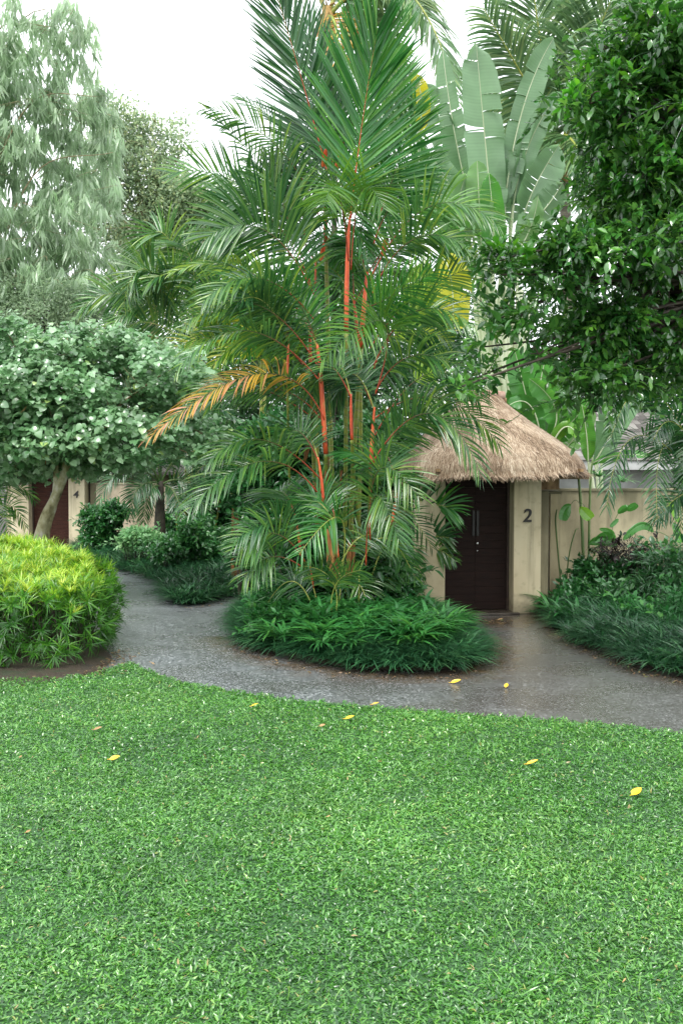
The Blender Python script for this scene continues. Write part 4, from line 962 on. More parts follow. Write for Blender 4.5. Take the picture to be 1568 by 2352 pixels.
# second, small palm to the right of the island in front of the pillar
def small_fan():
    th = thing('young_palm', 'young green palm with fingered leaves in front of the left pillar of gatehouse 2', 'palm', G(948, 1405))
    b = G(945, 1400); b[2] = .1
    for i, (dx, top, dY) in enumerate([(0, 1190, 0), (14, 1230, .1), (-14, 1260, .05)]):
        mb = MB(); p = [b + [dx * .006, dY, 0], W(943 + dx, 1320, b[1] - .2 + dY), W(942 + dx, top, b[1] - .3 + dY)]
        tube(mb, curve(p, 12), [.028, .018], 7); mb.build('stem', M['edge_stalk'], th)
    Y = b[1] - .3
    for base, mid, tip, L, dr, m_ in [((943, 1215), (985, 1165), (1042, 1172), .62, .45, 'palm_bright'), ((943, 1240), (970, 1190), (950, 1100), .5, .4, 'palm_dark'), ((950, 1300), (990, 1262), (1040, 1285), .38, .8, 'palm'),
                                ((945, 1250), (985, 1235), (1030, 1235), .5, .5, 'palm_dark'), ((940, 1230), (900, 1170), (850, 1200), .5, .8, 'palm'), ((942, 1300), (930, 1260), (960, 1340), .5, 1., 'palm'), ((944, 1260), (935, 1200), (905, 1260), .5, .9, 'palm')]:
        mb = MB(); C = frond(mb, [W(*base, Y), W(*mid, Y - .25), W(*tip, Y - .5)], 20, L, .019, .85, dr, a0=70, a1=15, start=.35, jit=.06); o = mb.build('frond', M[m_], th)
        mb = MB(); tube(mb, C, [.010, .007, .004], 5); mb.build('midrib', M['rachis_green'], o)
small_fan()

# ---------------------------------------------------------------- traveller's palm
def traveller():
    Y = 21.; foot = W(1165, 930, Y); g = np.array([foot[0], Y, 0.])
    th = thing('travellers_palm', 'giant fan of blue green paddle leaves with white stalks above the thatched roof', 'palm', g)
    mb = MB(); tube(mb, curve([g, g + [0, 0, 1.5], W(1160, 950, Y)], 10), [.2, .16, .15], 10); mb.build('trunk', M['bark_tan'], th)
    hub = W(1150, 930, Y)
    L = [  # blade base, mid, tip, half width, material, face, tears, tone, stalk via
        ((1132, 520), (1112, 310), (1093, 103), .43, 'paddle', 1, 4, .35, -.1), ((1158, 470), (1200, 250), (1270, 88), .27, 'paddle', .95, 5, .1, .1), ((1178, 470), (1215, 330), (1284, 212), .24, 'paddle', .8, 4, .2, .2),
        ((1200, 500), (1232, 420), (1282, 335), .36, 'paddle', .95, 5, .3, -.2), ((1095, 520), (1048, 330), (1016, 115), .24, 'paddle', .75, 7, .3, .3), ((1085, 540), (1040, 440), (985, 350), .36, 'paddle', .9, 6, .5, -.3),
        ((1128, 600), (1132, 520), (1122, 400), .24, 'paddle_g', .9, 3, .6, -.5), ((1080, 560), (1050, 500), (1070, 400), .33, 'paddle', .9, 3, .75, -.4), ((1105, 560), (1100, 470), (1095, 370), .28, 'paddle', .95, 4, .8, -.45), ((1060, 600), (1000, 480), (960, 330), .30, 'paddle_g', .8, 6, .4, .2), ((1170, 520), (1180, 400), (1175, 290), .25, 'paddle', .7, 5, .2, .3), ((1190, 540), (1250, 480), (1290, 420), .3, 'paddle', .6, 6, .45, -.4), ((1140, 560), (1150, 440), (1160, 330), .22, 'paddle', .5, 5, .6, .2), ((1090, 480), (1020, 300), (975, 190), .3, 'paddle', .8, 8, .2, .5), ((1165, 600), (1210, 540), (1235, 450), .26, 'paddle', .6, 4, .75, -.5), ((1110, 640), (1060, 600), (1030, 520), .3, 'paddle_g', .9, 4, .3, -.2)]
    for i, (a, m_, t_, hw, mat, fc, tears, tone, dy) in enumerate(L):
        A, B, C_ = W(*a, Y + dy), W(*m_, Y + dy - .1), W(*t_, Y + dy - .2)
        mb = MB(); C = paddle(mb, [A, B, C_], hw * 1.12, fc, tears, .28, 110, .007, .30, .006, r=tone); o = mb.build('leaf', M[mat], th)
        mb = MB(); st = hub + np.array([(i - 5) * .07, -.05 + dy * .3, 0]); tube(mb, curve([st, (st + A) / 2 + [(i - 5) * -.01, 0, 0], A], 12), [.06, .045, .028], 7, cap=False); tube(mb, C, [.02, .005], 6); mb.build('leaf_stalk', M['petiole'], o)
    # the fan of pale stalks below the leaves
    for i in range(13):
        f = (i - 6) / 6; st = hub + np.array([f * .14, -.12 - .02 * (i % 2), -.25]); e = W(1150 + f * 62 + R.uniform(-4, 4), 650 + abs(f) * 40 + R.uniform(-20, 20), Y - .2)
        mb = MB(); tube(mb, curve([st, st + (e - st) * .5 + [f * .06, 0, 0], e], 14), [.085, .065, .035], 8); mb.build('stalk_sheath', M['petiole'], th)
traveller()

def banana(name, label, foot, leaves, mat, cat='banana plant', stem='petiole', sr=.09):
    th = thing(name, label, cat, (foot[0], foot[1], 0))
    top = None
    for i, (a, m_, t_, Y, hw, fc, tone) in enumerate(leaves):
        A = W(*a, Y); mb = MB(); C = paddle(mb, [A, W(*m_, Y - .1), W(*t_, Y - .2)], hw, fc, R.randint(1, 5), .3, 60, .004, .25, r=tone); o = mb.build('leaf', M[mat if isinstance(mat, str) else mat[i]], th)
        f = np.array([foot[0] + R.uniform(-.12, .12), foot[1] + R.uniform(-.1, .1), 0.02])
        mb = MB(); tube(mb, curve([f, (f + A) / 2 + [0, .05, .25], A], 12), [sr, sr * .5, .02], 7, cap=False); tube(mb, C, [.02, .005], 5); mb.build('leaf_stalk', M[stem], o)
    return th
f = W(1000, 1000, 19.5)
banana('banana_plant', 'yellowing banana leaves hanging just right of the red palm crown', (f[0], 19.5), [((1012, 590), (1035, 640), (1040, 760), 19.3, .36, 1, .6), ((1000, 620), (1005, 700), (990, 830), 19.5, .36, 1, .2), ((975, 600), (955, 680), (925, 790), 19.8, .34, .9, .05), ((960, 300), (968, 240), (955, 170), 20, .2, .8, .7), ((1030, 720), (1000, 800), (960, 880), 19.4, .3, 1, 0.)], 'paddle_y')
f = W(1235, 1010, 19.0)
banana('heliconia_clump', 'bright green upright heliconia leaves standing behind the thatched roof', (f[0], 19.), [((1225, 985), (1200, 880), (1180, 800), 19, .30, .9, .3), ((1235, 990), (1240, 880), (1262, 800), 19.2, .28, .9, .5), ((1240, 1000), (1215, 930), (1170, 930), 18.8, .24, .6, .2), ((1250, 1000), (1290, 930), (1330, 860), 19.1, .26, .9, .4), ((1255, 1010), (1275, 940), (1215, 870), 18.9, .24, .8, .6),
    ((1262, 1010), (1320, 960), (1362, 900), 19, .22, .8, .3), ((1268, 1020), (1300, 980), (1330, 1010), 18.8, .14, .7, .9), ((1290, 1040), (1330, 985), (1350, 930), 19.3, .22, .9, .8), ((1220, 1000), (1195, 930), (1205, 850), 19.3, .3, 1, .1), ((1260, 1010), (1255, 900), (1300, 830), 19.6, .3, 1, .2)], ['paddle_g', 'paddle_g', 'paddle_g', 'paddle', 'paddle_g', 'paddle_g', 'paddle_g', 'paddle', 'paddle_g', 'paddle'], 'heliconia')
f = W(1390, 1060, 18.6)
banana('heliconia_clump', 'pale green heliconia leaves showing over the garden wall near the villa', (f[0], 18.6), [((1365, 1060), (1400, 1000), (1440, 925), 18.6, .17, .9, .4), ((1350, 1060), (1345, 990), (1335, 930), 18.7, .17, .9, .7), ((1355, 1065), (1420, 1045), (1490, 1050), 18.5, .12, .3, .5), ((1370, 1050), (1390, 960), (1375, 880), 18.9, .2, .9, .2), ((1380, 1060), (1420, 960), (1480, 900), 18.9, .2, .9, .2)], ['paddle', 'paddle_g', 'paddle_g', 'paddle', 'paddle'], 'heliconia')

# ---------------------------------------------------------------- coconut palms
def coconut(label, head, foot, Y, fronds, LL=1.25, nuts=True, trunk_r=.16, tm='coco_trunk'):
    hp = W(*head, Y); g = np.array([foot[0], foot[1], 0.])
    th = thing('coconut_palm', label, 'palm', g)
    mb = MB(); tube(mb, curve([g, (g + hp) / 2 + [.2, 0, 0], hp - [0, 0, .2]], 20), [trunk_r * 1.3, trunk_r, trunk_r * .9], 10); mb.build('trunk', M[tm], th)
    mb = MB(); tube(mb, curve([hp - [0, 0, .9], hp - [0, 0, .3], hp + [0, 0, .25]], 8), [.2, .27, .1], 10)
    for q in range(16):
        a = hp + rand_dir(1)[0] * [.18, .18, .4]; tube(mb, curve([a, a + rand_dir(1)[0] * .15, a + rand_dir(1)[0] * .3 - [0, 0, .3]], 5), [.03, .01], 4)
    mb.build('crown_fibre', M['coir'], th)
    for mid, tip, dY, kw in fronds:
        k = dict(nl=105, LL=LL, LW=.034, face=.6, droop=.8, a0=75, a1=30, start=.16, lift=.05, r0=0, r1=.9); k.update(kw); mat = k.pop('mat', 'palm_pale')
        mb = MB(); C = frond(mb, [hp, W(*mid, Y + dY * .5), W(*tip, Y + dY)], **k); o = mb.build('frond', M[mat], th)
        mb = MB(); tube(mb, C, [.06, .035, .008], 6); mb.build('midrib', M['rachis_green'], o)
    if nuts:
        for q in range(5):
            mb = MB(); a = hp + np.array([R.uniform(-.45, .3), -.35, -.35 - .2 * R.rand()]); tube(mb, curve([a + [0, 0, .11], a, a - [0, 0, .11]], 7), [.01, .07, .1, .105, .1, .07, .01], 9); mb.build('coconut', M['nut'], th)
M['nut'] = solid('orange green coconut husk', [(0, (.42, .20, .03)), (1, (.55, .34, .06))], .45, .4, 6, .1)
coconut('coconut palm with yellow midribs towering behind the paddle leaves at upper right', (1288, 345), (6.3, 28), 28, [
    ((1250, 150), (1218, -60), -1, dict(face=.95, droop=.9, LL=2.1)), ((1335, 110), (1300, -90), .5, dict(face=.95, droop=.6, LL=1.9)), ((1340, 160), (1420, -40), -1, dict(face=.9, droop=1., LL=2.0)),
    ((1375, 200), (1540, 120), -1.5, dict(face=.5, LL=1.4)), ((1230, 230), (1110, 20), -1.5, dict(face=.6, LL=1.4, droop=1.1)), ((1220, 330), (1120, 420), -1, dict(face=.4, LL=1.0)),
    ((1350, 330), (1345, 560), -2, dict(face=.6, LL=1.1, droop=1)), ((1310, 320), (1390, 460), -2.5, dict(face=.5, LL=1.2)), ((1180, 260), (1050, 160), 1, dict(face=.4, LL=1.3))])
coconut('coconut palm hidden behind the red palms, its arching leaf crossing the sky at top centre', (752, 40), (-.4, 25), 25, [
    ((920, -30), (1052, 235), -1.5, dict(face=.35, droop=1.1, LL=1.35)), ((840, -60), (980, 40), 1, dict(face=.5, LL=1.2)), ((770, 60), (775, 150), -1.5, dict(face=.8, LL=.8, mat='palm_gold', r0=.2, nl=34)), ((800, -60), (880, -120), 0, dict(face=.8)), ((700, -60), (640, -80), 1, dict(face=.5)), ((850, 90), (960, 330), 1, dict(face=.6, LL=1.1))], nuts=False, trunk_r=.075, tm='bark_dark')
coconut('coconut palm mostly outside the picture with leaves reaching in at the top right corner', (1640, 60), (9.2, 26), 26, [
    ((1530, -20), (1440, 90), -1, dict(face=.6)), ((1540, 60), (1450, 200), -1, dict(face=.7)), ((1600, -80), (1480, -60), 0, {})], nuts=False)

# ---------------------------------------------------------------- big dark glossy tree at right
def glossy_tree():
    Y = 10.2
    bl = [(1500, 60, 90, 60), (1420, 150, 80, 60), (1345, 215, 75, 55), (1480, 210, 110, 90), (1560, 150, 110, 110), (1400, 310, 95, 80), (1520, 340, 120, 100), (1600, 300, 130, 130), (1410, 430, 80, 70), (1500, 480, 120, 90), (1290, 545, 80, 38), (1205, 610, 85, 40),
          (1380, 560, 80, 50), (1480, 620, 110, 70), (1580, 560, 110, 110), (1140, 628, 42, 20), (1280, 650, 70, 34), (1180, 725, 72, 26), (1300, 745, 75, 38), (1400, 720, 80, 50), (1500, 750, 110, 60), (1110, 800, 36, 18), (1215, 815, 52, 22), (1340, 840, 60, 38), (1450, 850, 90, 45), (1560, 830, 90, 60), (1100, 868, 40, 15), (1060, 890, 26, 12), (1310, 905, 30, 38), (1400, 900, 42, 36), (1290, 240, 35, 35), (1600, 60, 90, 90), (1530, 250, 110, 120, 11.2), (1500, 430, 110, 90, 11.4), (1560, 690, 100, 90, 11.2)]
    bl2 = []
    for q in bl:
        for k in range(3 if q[2] > 45 else 1):
            o_ = R.uniform(-.6, .6, 2) if q[2] > 45 else [0, 0]; f_ = R.uniform(.5, .8) if q[2] > 45 else 1
            bl2.append((q[0] + o_[0] * q[2], q[1] + o_[1] * q[3], q[2] * f_, q[3] * f_ * .8, (q[4] if len(q) > 4 else Y) + R.uniform(-.9, .9)))
    B = blobs_px(bl2, Y, .8)
    g = np.array([5.4, 10.6, 0.])
    th = thing('broadleaf_tree', 'dense dark green glossy leaved tree leaning in from the right edge', 'tree', g)
    top = W(1790, 640, 10.7)
    mb = MB(); tube(mb, curve([g, [5.3, 10.6, 2.2], top], 16), [.22, .17, .14], 10); mb.build('trunk', M['bark_dark'], th)
    mb = MB(); forks = [W(1720, 430, 10.7), W(1700, 690, 10.5), W(1740, 250, 10.9)]
    for f in forks: tube(mb, curve([top, (top + f) / 2 + [0, 0, .1], f], 8), [.10, .07], 8)
    for c, r in B:
        f = min(forks, key=lambda q: np.linalg.norm(q - c)); e = c + r * rand_dir(1)[0] * .3
        C = curve([f, (f + e) / 2 + rand_dir(1)[0] * .22 + [0, 0, .12], e], 14); tube(mb, C, [.035, .02, .009], 6, cap=False)
        for q in range(3):
            i = R.randint(6, 14); i = min(i, 13); tip = C[i] + rand_dir(1, .1)[0] * r.mean() * R.uniform(.6, 1.1); C2 = curve([C[i], (C[i] + tip) / 2 + rand_dir(1)[0] * .05, tip], 6); tube(mb, C2, [.010, .004], 4, cap=False)
    mb.build('branches', M['bark_dark'], th)
    mb = MB(); clusters(mb, B, 2000, 9, .12, ELL, .06, up=-.05, shell=.0, out=.5, nup=.8)
    sprays(mb, B, 1000, .115)
    mb.build('crown', M['glossy'], th)
    mb = MB(); clusters(mb, B[:40], 420, 9, .115, ELL, .026, up=.8, shell=1.0, out=.8, r0=.6)
    mb.build('fresh_shoots', M['fresh'], th)
M['fresh'] = leafmat('fresh green tree leaf', [(0, (.018, .12, .012)), (.6, (.04, .22, .015)), (1, (.10, .33, .02))], .3, .4, .5)
glossy_tree()

# ---------------------------------------------------------------- round leaved tree at left
def round_tree():
    g = G(88, 1262); g = np.array([G(88, 1300)[0] - .75, 17.8, 0.]); Y = 17.8
    g = W(80, 1256, Y); g[2] = 0
    th = thing('round_leaved_tree', 'spreading tree with round pale backed leaves and a leaning mottled trunk', 'tree', g)
    A = W(58, 1262, Y); A[2] = max(A[2] - .2, 0); B_ = W(148, 1090, Y)
    mb = MB(); tube(mb, curve([[A[0], Y, 0], W(100, 1205, Y), W(124, 1150, Y - .05), B_, W(160, 1040, Y)], 20), [.13, .10, .085, .08, .07], 10)
    mb.build('trunk', M['bark'], th)
    mb = MB(); tube(mb, curve([W(100, 1290, Y + .1) * [1, 1, 0], W(105, 1230, Y + .05), W(124, 1160, Y), W(130, 1105, Y), W(128, 1050, Y)], 18), [.09, .07, .06, .05], 9); mb.build('trunk', M['bark'], th)
    bl = [(-80, 850, 120, 90), (20, 800, 90, 60), (110, 810, 90, 55), (210, 800, 90, 55), (300, 815, 85, 50), (390, 850, 75, 55), (440, 890, 50, 45), (40, 890, 110, 70), (150, 900, 110, 70), (260, 900, 110, 70), (350, 920, 90, 60), (60, 980, 100, 60), (170, 980, 100, 60), (270, 990, 90, 50), (350, 990, 70, 45), (30, 1060, 70, 45), (-60, 960, 110, 90), (110, 1040, 80, 45), (200, 1050, 70, 40), (10, 750, 40, 25), (300, 1040, 60, 30), (420, 960, 50, 40), (480, 1000, 40, 40), (20, 1085, 60, 30), (90, 1075, 50, 28), (180, 1075, 50, 26), (430, 1040, 40, 26), (300, 1060, 50, 26), (-60, 1060, 60, 50), (130, 1015, 90, 45), (210, 1020, 60, 35), (60, 1020, 60, 35)]
    B = blobs_px([(a[0], a[1], a[2] * 1.2, a[3] * 1.05, Y + (R.uniform(-1.3, 1.2) if i < len(bl) - 3 else -1.1)) for i, a in enumerate(bl)], Y, .9)
    mb = MB(); hub = W(145, 1050, Y)
    for c, r in B:
        C = curve([hub, (hub + c) / 2 + [0, 0, .25] + rand_dir(1)[0] * .15, c], 12); tube(mb, C, [.05, .025, .010], 6, cap=False)
        for q in range(6):
            i = R.randint(5, 12); e = C[i] + rand_dir(1, .3)[0] * r.mean() * .9; tube(mb, curve([C[i], (C[i] + e) / 2, e], 4), [.009, .004], 4, cap=False)
    mb.build('branches', M['bark_tan'], th)
    mb = MB()
    P, d, _ = crown_points(B, 4600, .1); P = P[P[:, 2] > 2.0]; k = len(P); per = 6
    # every twig carries a row of leaves on both sides
    tdir = nz(rand_dir(k) * .7 + [0, -.1, -.15] + (P - hub) * .22); n = k * per
    td = np.repeat(tdir, per, 0); j = np.tile(np.arange(per), k); side = np.where(j % 2 == 0, 1, -1)[:, None]
    loc = np.repeat(P, per, 0) + td * (j[:, None] * .055 - .12)
    s = nz(np.cross(td, [0, 0, 1.0])); ax = nz(s * side + td * .5 + [0, 0, -.45] + R.normal(0, .25, (n, 3)))
    nr = nz(np.array([0, -.35, 1.0]) + R.normal(0, .38, (n, 3)))
    inst(mb, HEART, loc, ax, nr, R.uniform(.06, .14, n), np.clip(np.repeat(R.uniform(0, .8, k), per) + R.uniform(-.1, .25, n), 0, 1))
    Pp, _, _ = crown_points(B, 60, .3); Pp = Pp[Pp[:, 2] > 2.2]
    inst(mb, NARROW, Pp, rand_dir(len(Pp), -1.5), rand_dir(len(Pp)), .22, .6, m=1); mb.build('crown', [M['heart'], M['brownleaf']], th)
round_tree()

# ---------------------------------------------------------------- bamboo
def bamboo():
    Y = 33.; g = W(-60, 1150, Y); g[2] = 0
    th = thing('bamboo_clump', 'pale weeping bamboo filling the upper left of the view', 'bamboo', g)
    paths = [[(-120, 1100), (-80, 500), (40, 60), (230, 40)], [(-100, 1100), (-60, 600), (60, 250), (240, 220)], [(-120, 1100), (-120, 500), (-20, 90), (130, 60)], [(-80, 1100), (-40, 800), (80, 560), (300, 520)], [(-60, 1100), (-20, 850), (90, 660), (330, 640)], [(-140, 1100), (-150, 400), (-60, -40), (120, -60)], [(-60, 1100), (-20, 700), (80, 400), (260, 350)]]
    for p in paths:
        y = Y + R.uniform(-2, 2); mb = MB(); pts = [W(*q, y) for q in p]; pts[0][2] = 0; tube(mb, curve(pts, 24), [.07, .05, .02, .008], 6); mb.build('culm', M['bark_tan'], th)
    bl = [(30, 60, 60, 70), (150, 40, 70, 45), (160, 110, 60, 60), (60, 170, 90, 70), (200, 160, 30, 30), (40, 280, 110, 90), (170, 260, 80, 60), (230, 250, 45, 30), (60, 400, 130, 110), (190, 370, 90, 90), (50, 540, 130, 100), (160, 500, 90, 80), (250, 620, 90, 70), (120, 660, 120, 60), (330, 630, 60, 60), (270, 690, 70, 50), (10, 650, 100, 90), (-30, 120, 60, 130), (-60, 300, 90, 160), (-60, 550, 90, 160), (360, 590, 40, 40), (170, 590, 80, 60), (230, 440, 50, 60), (215, 215, 40, 26), (260, 330, 40, 40)]
    B = blobs_px([(a[0], a[1], a[2], a[3], Y + R.uniform(-2.5, 2.5)) for a in bl], Y, 1.0)
    mb = MB(); P, d, idx = crown_points(B, 1600, .2); k = len(P); per = 10; n = k * per
    az = R.uniform(0, 2 * np.pi, n); sp = R.uniform(.05, .65, n)
    hd = np.repeat(nz(rand_dir(k) * [1, 1, .2]), per, 0)
    ax = nz(np.stack([np.cos(az) * sp, np.sin(az) * sp, -np.ones(n)], -1) + hd * .35)
    loc = np.repeat(P, per, 0) + R.normal(0, .03, (n, 3)) + hd * R.uniform(0, .28, n)[:, None]
    inst(mb, BAMB, loc, ax, rand_dir(n), R.uniform(.40, .72, n), np.clip(np.repeat(R.beta(2, 3, k), per) * .8 + R.uniform(0, .2, n), 0, 1))
    for q in range(300):
        a = P[R.randint(k)]; tube(mb, curve([a, a + [R.uniform(-.5, .5), 0, .15], a + [R.uniform(-.9, .9), R.uniform(-.3, .3), -.1]], 5), [.010, .005], 3, cap=False, m=1)
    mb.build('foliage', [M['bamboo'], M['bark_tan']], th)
bamboo()

def tree(name, label, foot, blobs, Y, mat, n, per, size, tpl, bark='bark_tan', tr=.2, shell=.4, spread=.1, group=None, r0=0., r1=1., dep=.8, extra=1):
    g = np.array([foot[0], foot[1], 0.]); th = thing(name, label, 'tree', g, group)
    B = blobs_px([(a[0], a[1], a[2], a[3], a[4] if len(a) > 4 else Y + R.uniform(-1, 1)) for a in blobs], Y, dep)
    cen = np.mean([b[0] for b in B], 0); hub = g * [.5, .5, 0] + cen * [.5, .5, 0] + [0, 0, max(1.0, min(b[0][2] - b[1][2] * .3 for b in B))]
    mb = MB(); tube(mb, curve([g, (g + hub) / 2 + [.1, 0, 0], hub], 12), [tr * 1.3, tr, tr * .7], 8); mb.build('trunk', M[bark], th)
    mb = MB(); limbs(mb, hub, B, tr * .45, .015, 5, extra); mb.build('branches', M[bark], th)
    mb = MB(); clusters(mb, B, n, per, size, tpl, spread, shell=shell, r0=r0, r1=r1, out=.3, nup=.5); mb.build('crown', M[mat], th)
    return th
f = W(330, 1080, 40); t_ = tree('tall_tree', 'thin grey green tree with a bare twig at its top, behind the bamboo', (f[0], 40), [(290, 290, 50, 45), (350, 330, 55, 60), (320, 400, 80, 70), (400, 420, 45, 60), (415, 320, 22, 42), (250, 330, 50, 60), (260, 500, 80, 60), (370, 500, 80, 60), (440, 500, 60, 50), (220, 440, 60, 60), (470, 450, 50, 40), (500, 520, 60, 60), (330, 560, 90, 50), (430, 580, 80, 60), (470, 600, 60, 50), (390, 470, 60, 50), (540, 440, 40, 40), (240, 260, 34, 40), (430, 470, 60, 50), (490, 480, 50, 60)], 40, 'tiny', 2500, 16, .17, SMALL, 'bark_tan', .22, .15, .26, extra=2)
mb = MB(); a = W(352, 400, 40); tube(mb, curve([a, W(355, 330, 40), W(366, 300, 40)], 8), [.05, .03, .022], 5); tube(mb, curve([W(366, 300, 40), W(358, 285, 40), W(350, 240, 40)], 6), [.022, .006], 4); tube(mb, curve([W(357, 282, 40), W(345, 262, 40), W(335, 258, 40)], 5), [.010, .004], 4); mb.build('bare_branch', M['bark_tan'], t_)
f = W(120, 1100, 30); tree('shrubby_tree', 'dark small leaved tree between the bamboo and the round leaved tree', (f[0], 30), [(60, 690, 90, 50), (140, 700, 80, 45), (200, 720, 50, 40), (-20, 720, 80, 60), (110, 745, 120, 40)], 30, 'tiny', 900, 14, .12, SMALL, 'bark_dark', .1, .3, .15, r1=.4)
BG = 'trees closing the view behind the garden'
f = W(560, 1080, 32); tree('background_tree', 'dim green tree behind the left side of the red palm crown', (f[0], 32), [(520, 700, 110, 100), (620, 760, 120, 120), (560, 880, 140, 110), (470, 820, 90, 90), (660, 900, 120, 120), (520, 990, 140, 80)], 32, 'backleaf', 1500, 12, .17, ELL, 'bark_dark', .2, .3, .18, BG)
f = W(960, 1080, 34); tree('background_tree', 'dim green tree glimpsed between red palms and yellow banana leaves', (f[0], 34), [(900, 760, 130, 120), (1010, 860, 130, 120), (880, 920, 130, 110), (1080, 760, 90, 110), (800, 640, 100, 110), (1000, 980, 120, 70)], 34, 'backleaf', 1400, 12, .17, ELL, 'bark_dark', .2, .3, .18, BG)
f = W(760, 1080, 28); tree('background_tree', 'dim green tree directly behind the red palm stems', (f[0], 28), [(760, 900, 90, 80), (740, 760, 90, 90), (700, 990, 90, 70), (830, 990, 90, 70), (850, 860, 70, 70), (640, 780, 70, 70), (770, 620, 60, 70, 24), (830, 700, 60, 60, 24), (700, 680, 60, 60, 24), (790, 810, 70, 60, 24)], 28, 'backleaf', 1300, 12, .17, ELL, 'bark_dark', .15, .3, .18, BG)
f = W(1350, 1080, 30); tree('background_tree', 'green tree standing beyond the villa roof on the right', (f[0], 33), [(1300, 780, 130, 130), (1420, 860, 140, 130), (1560, 900, 130, 130), (1520, 720, 130, 140), (1400, 640, 120, 130), (1640, 760, 120, 200), (1240, 900, 110, 90), (1500, 520, 120, 130)], 32, 'backleaf', 2000, 12, .18, ELL, 'bark_dark', .25, .3, .18, BG)
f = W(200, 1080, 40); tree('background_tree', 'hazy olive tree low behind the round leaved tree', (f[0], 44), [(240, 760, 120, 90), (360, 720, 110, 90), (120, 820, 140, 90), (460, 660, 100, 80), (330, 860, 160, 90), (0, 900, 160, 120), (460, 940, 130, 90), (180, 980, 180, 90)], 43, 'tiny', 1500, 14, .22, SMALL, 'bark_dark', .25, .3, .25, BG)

# ---------------------------------------------------------------- small palms
def palmlet(name, label, foot, Y, fronds, mat='palm', LL=.6, LW=.018, stem_r=.05, sheath='stem', rr='rachis_green', nl=36, cat='palm', heads=None, group=None, face=.5, droop=.7):
    th = thing(name, label, cat, (foot[0], foot[1], 0), group)
    for i, (b, m_, t_) in enumerate(fronds):
        bp = W(*b, Y); mb = MB(); C = frond(mb, [bp, W(*m_, Y - R.uniform(0, .5)), W(*t_, Y - R.uniform(0, .9))], nl, LL, LW, min(1, face + R.uniform(-.2, .3)), droop * R.uniform(.7, 1.2), start=.15)
        o = mb.build('frond', M[mat], th); mb = MB(); tube(mb, C, [stem_r * .22, stem_r * .12, .003], 5); mb.build('midrib', M[rr], o)
    for b in (heads or sorted({f[0] for f in fronds})):
        bp = W(*b, Y); mb = MB(); g = np.array([foot[0] + (bp[0] - foot[0]) * .5, foot[1] + R.uniform(-.1, .1), 0]); tube(mb, curve([g, (g + bp) / 2 + [R.uniform(-.04, .04), 0, 0], bp], 12), [stem_r, stem_r * .8, stem_r * .5], 7); mb.build('stem', M[sheath], th)
    return th
f = W(440, 1060, 26)
palmlet('areca_palm', 'feathery green palm between the round leaved tree and the red palms', (f[0], 26), 26, [((445, 740), (380, 540), (310, 610)), ((450, 740), (440, 600), (405, 560)), ((440, 760), (340, 620), (285, 700)), ((430, 780), (300, 680), (190, 705)), ((450, 760), (480, 620), (520, 570)), ((440, 790), (330, 740), (270, 790)), ((440, 770), (370, 660), (400, 745)), ((450, 770), (500, 690), (560, 700)), ((430, 800), (350, 700), (250, 755)), ((450, 770), (520, 650), (600, 640)), ((440, 780), (400, 640), (330, 665))], 'palm', 1.0, .026, .06, nl=44)
f = W(610, 1060, 22)
palmlet('areca_palm', 'yellowish palm half hidden behind the left of the red palms', (f[0], 22), 22, [((600, 830), (540, 720), (470, 760)), ((605, 830), (590, 700), (560, 670)), ((600, 850), (500, 780), (400, 800)), ((610, 840), (640, 730), (700, 740)), ((600, 860), (560, 790), (480, 850)), ((610, 850), (630, 770), (600, 680))], 'palm_lime', .8, .024, .05, nl=38)
f = W(365, 1228, 24)
palmlet('date_palm', 'stout dark palm with bare brown trunk between the far path bend and gatehouse 4', (f[0], 24), 24, [((368, 1110), (285, 1075), (222, 1172)), ((368, 1110), (330, 1060), (290, 1090)), ((368, 1110), (320, 1120), (300, 1180)), ((370, 1110), (420, 1050), (470, 1120)), ((370, 1105), (380, 1020), (420, 990)), ((368, 1105), (350, 1030), (310, 1020)), ((370, 1115), (430, 1110), (480, 1190)), ((368, 1118), (345, 1130), (330, 1200)), ((370, 1118), (400, 1130), (420, 1200))], 'palm_dark', .5, .014, .13, 'bark_dark', nl=46, face=.5, rr='edge_stalk')
f = W(430, 1228, 25)
palmlet('areca_palm', 'dim clump of slender palm stems beside the stout dark palm', (f[0], 24.5), 24.5, [((400, 1080), (350, 980), (310, 1010)), ((425, 1070), (400, 960), (370, 940)), ((450, 1060), (480, 950), (540, 960)), ((470, 1080), (520, 1000), (580, 1040)), ((430, 1070), (440, 960), (470, 930)), ((490, 1090), (540, 1050), (570, 1110)), ((410, 1090), (370, 1050), (340, 1100)), ((450, 1080), (430, 1020), (400, 1060)), ((470, 1090), (500, 1060), (520, 1130)), ((520, 1080), (560, 1000), (620, 1010))], 'palm_dark', .6, .02, .04, nl=34)
f = W(545, 1228, 19)
palmlet('areca_palm', 'low palm with a scarred brown trunk left of the red palm island', (f[0], 19), 19, [((540, 1130), (500, 1060), (450, 1090)), ((542, 1130), (560, 1050), (600, 1040)), ((540, 1140), (480, 1110), (430, 1150)), ((545, 1140), (590, 1100), (640, 1150)), ((540, 1130), (530, 1060), (510, 1020)), ((545, 1150), (560, 1140), (590, 1220))], 'palm_dark', .5, .018, .09, 'fiber', nl=32)
f = G(1640, 1390)
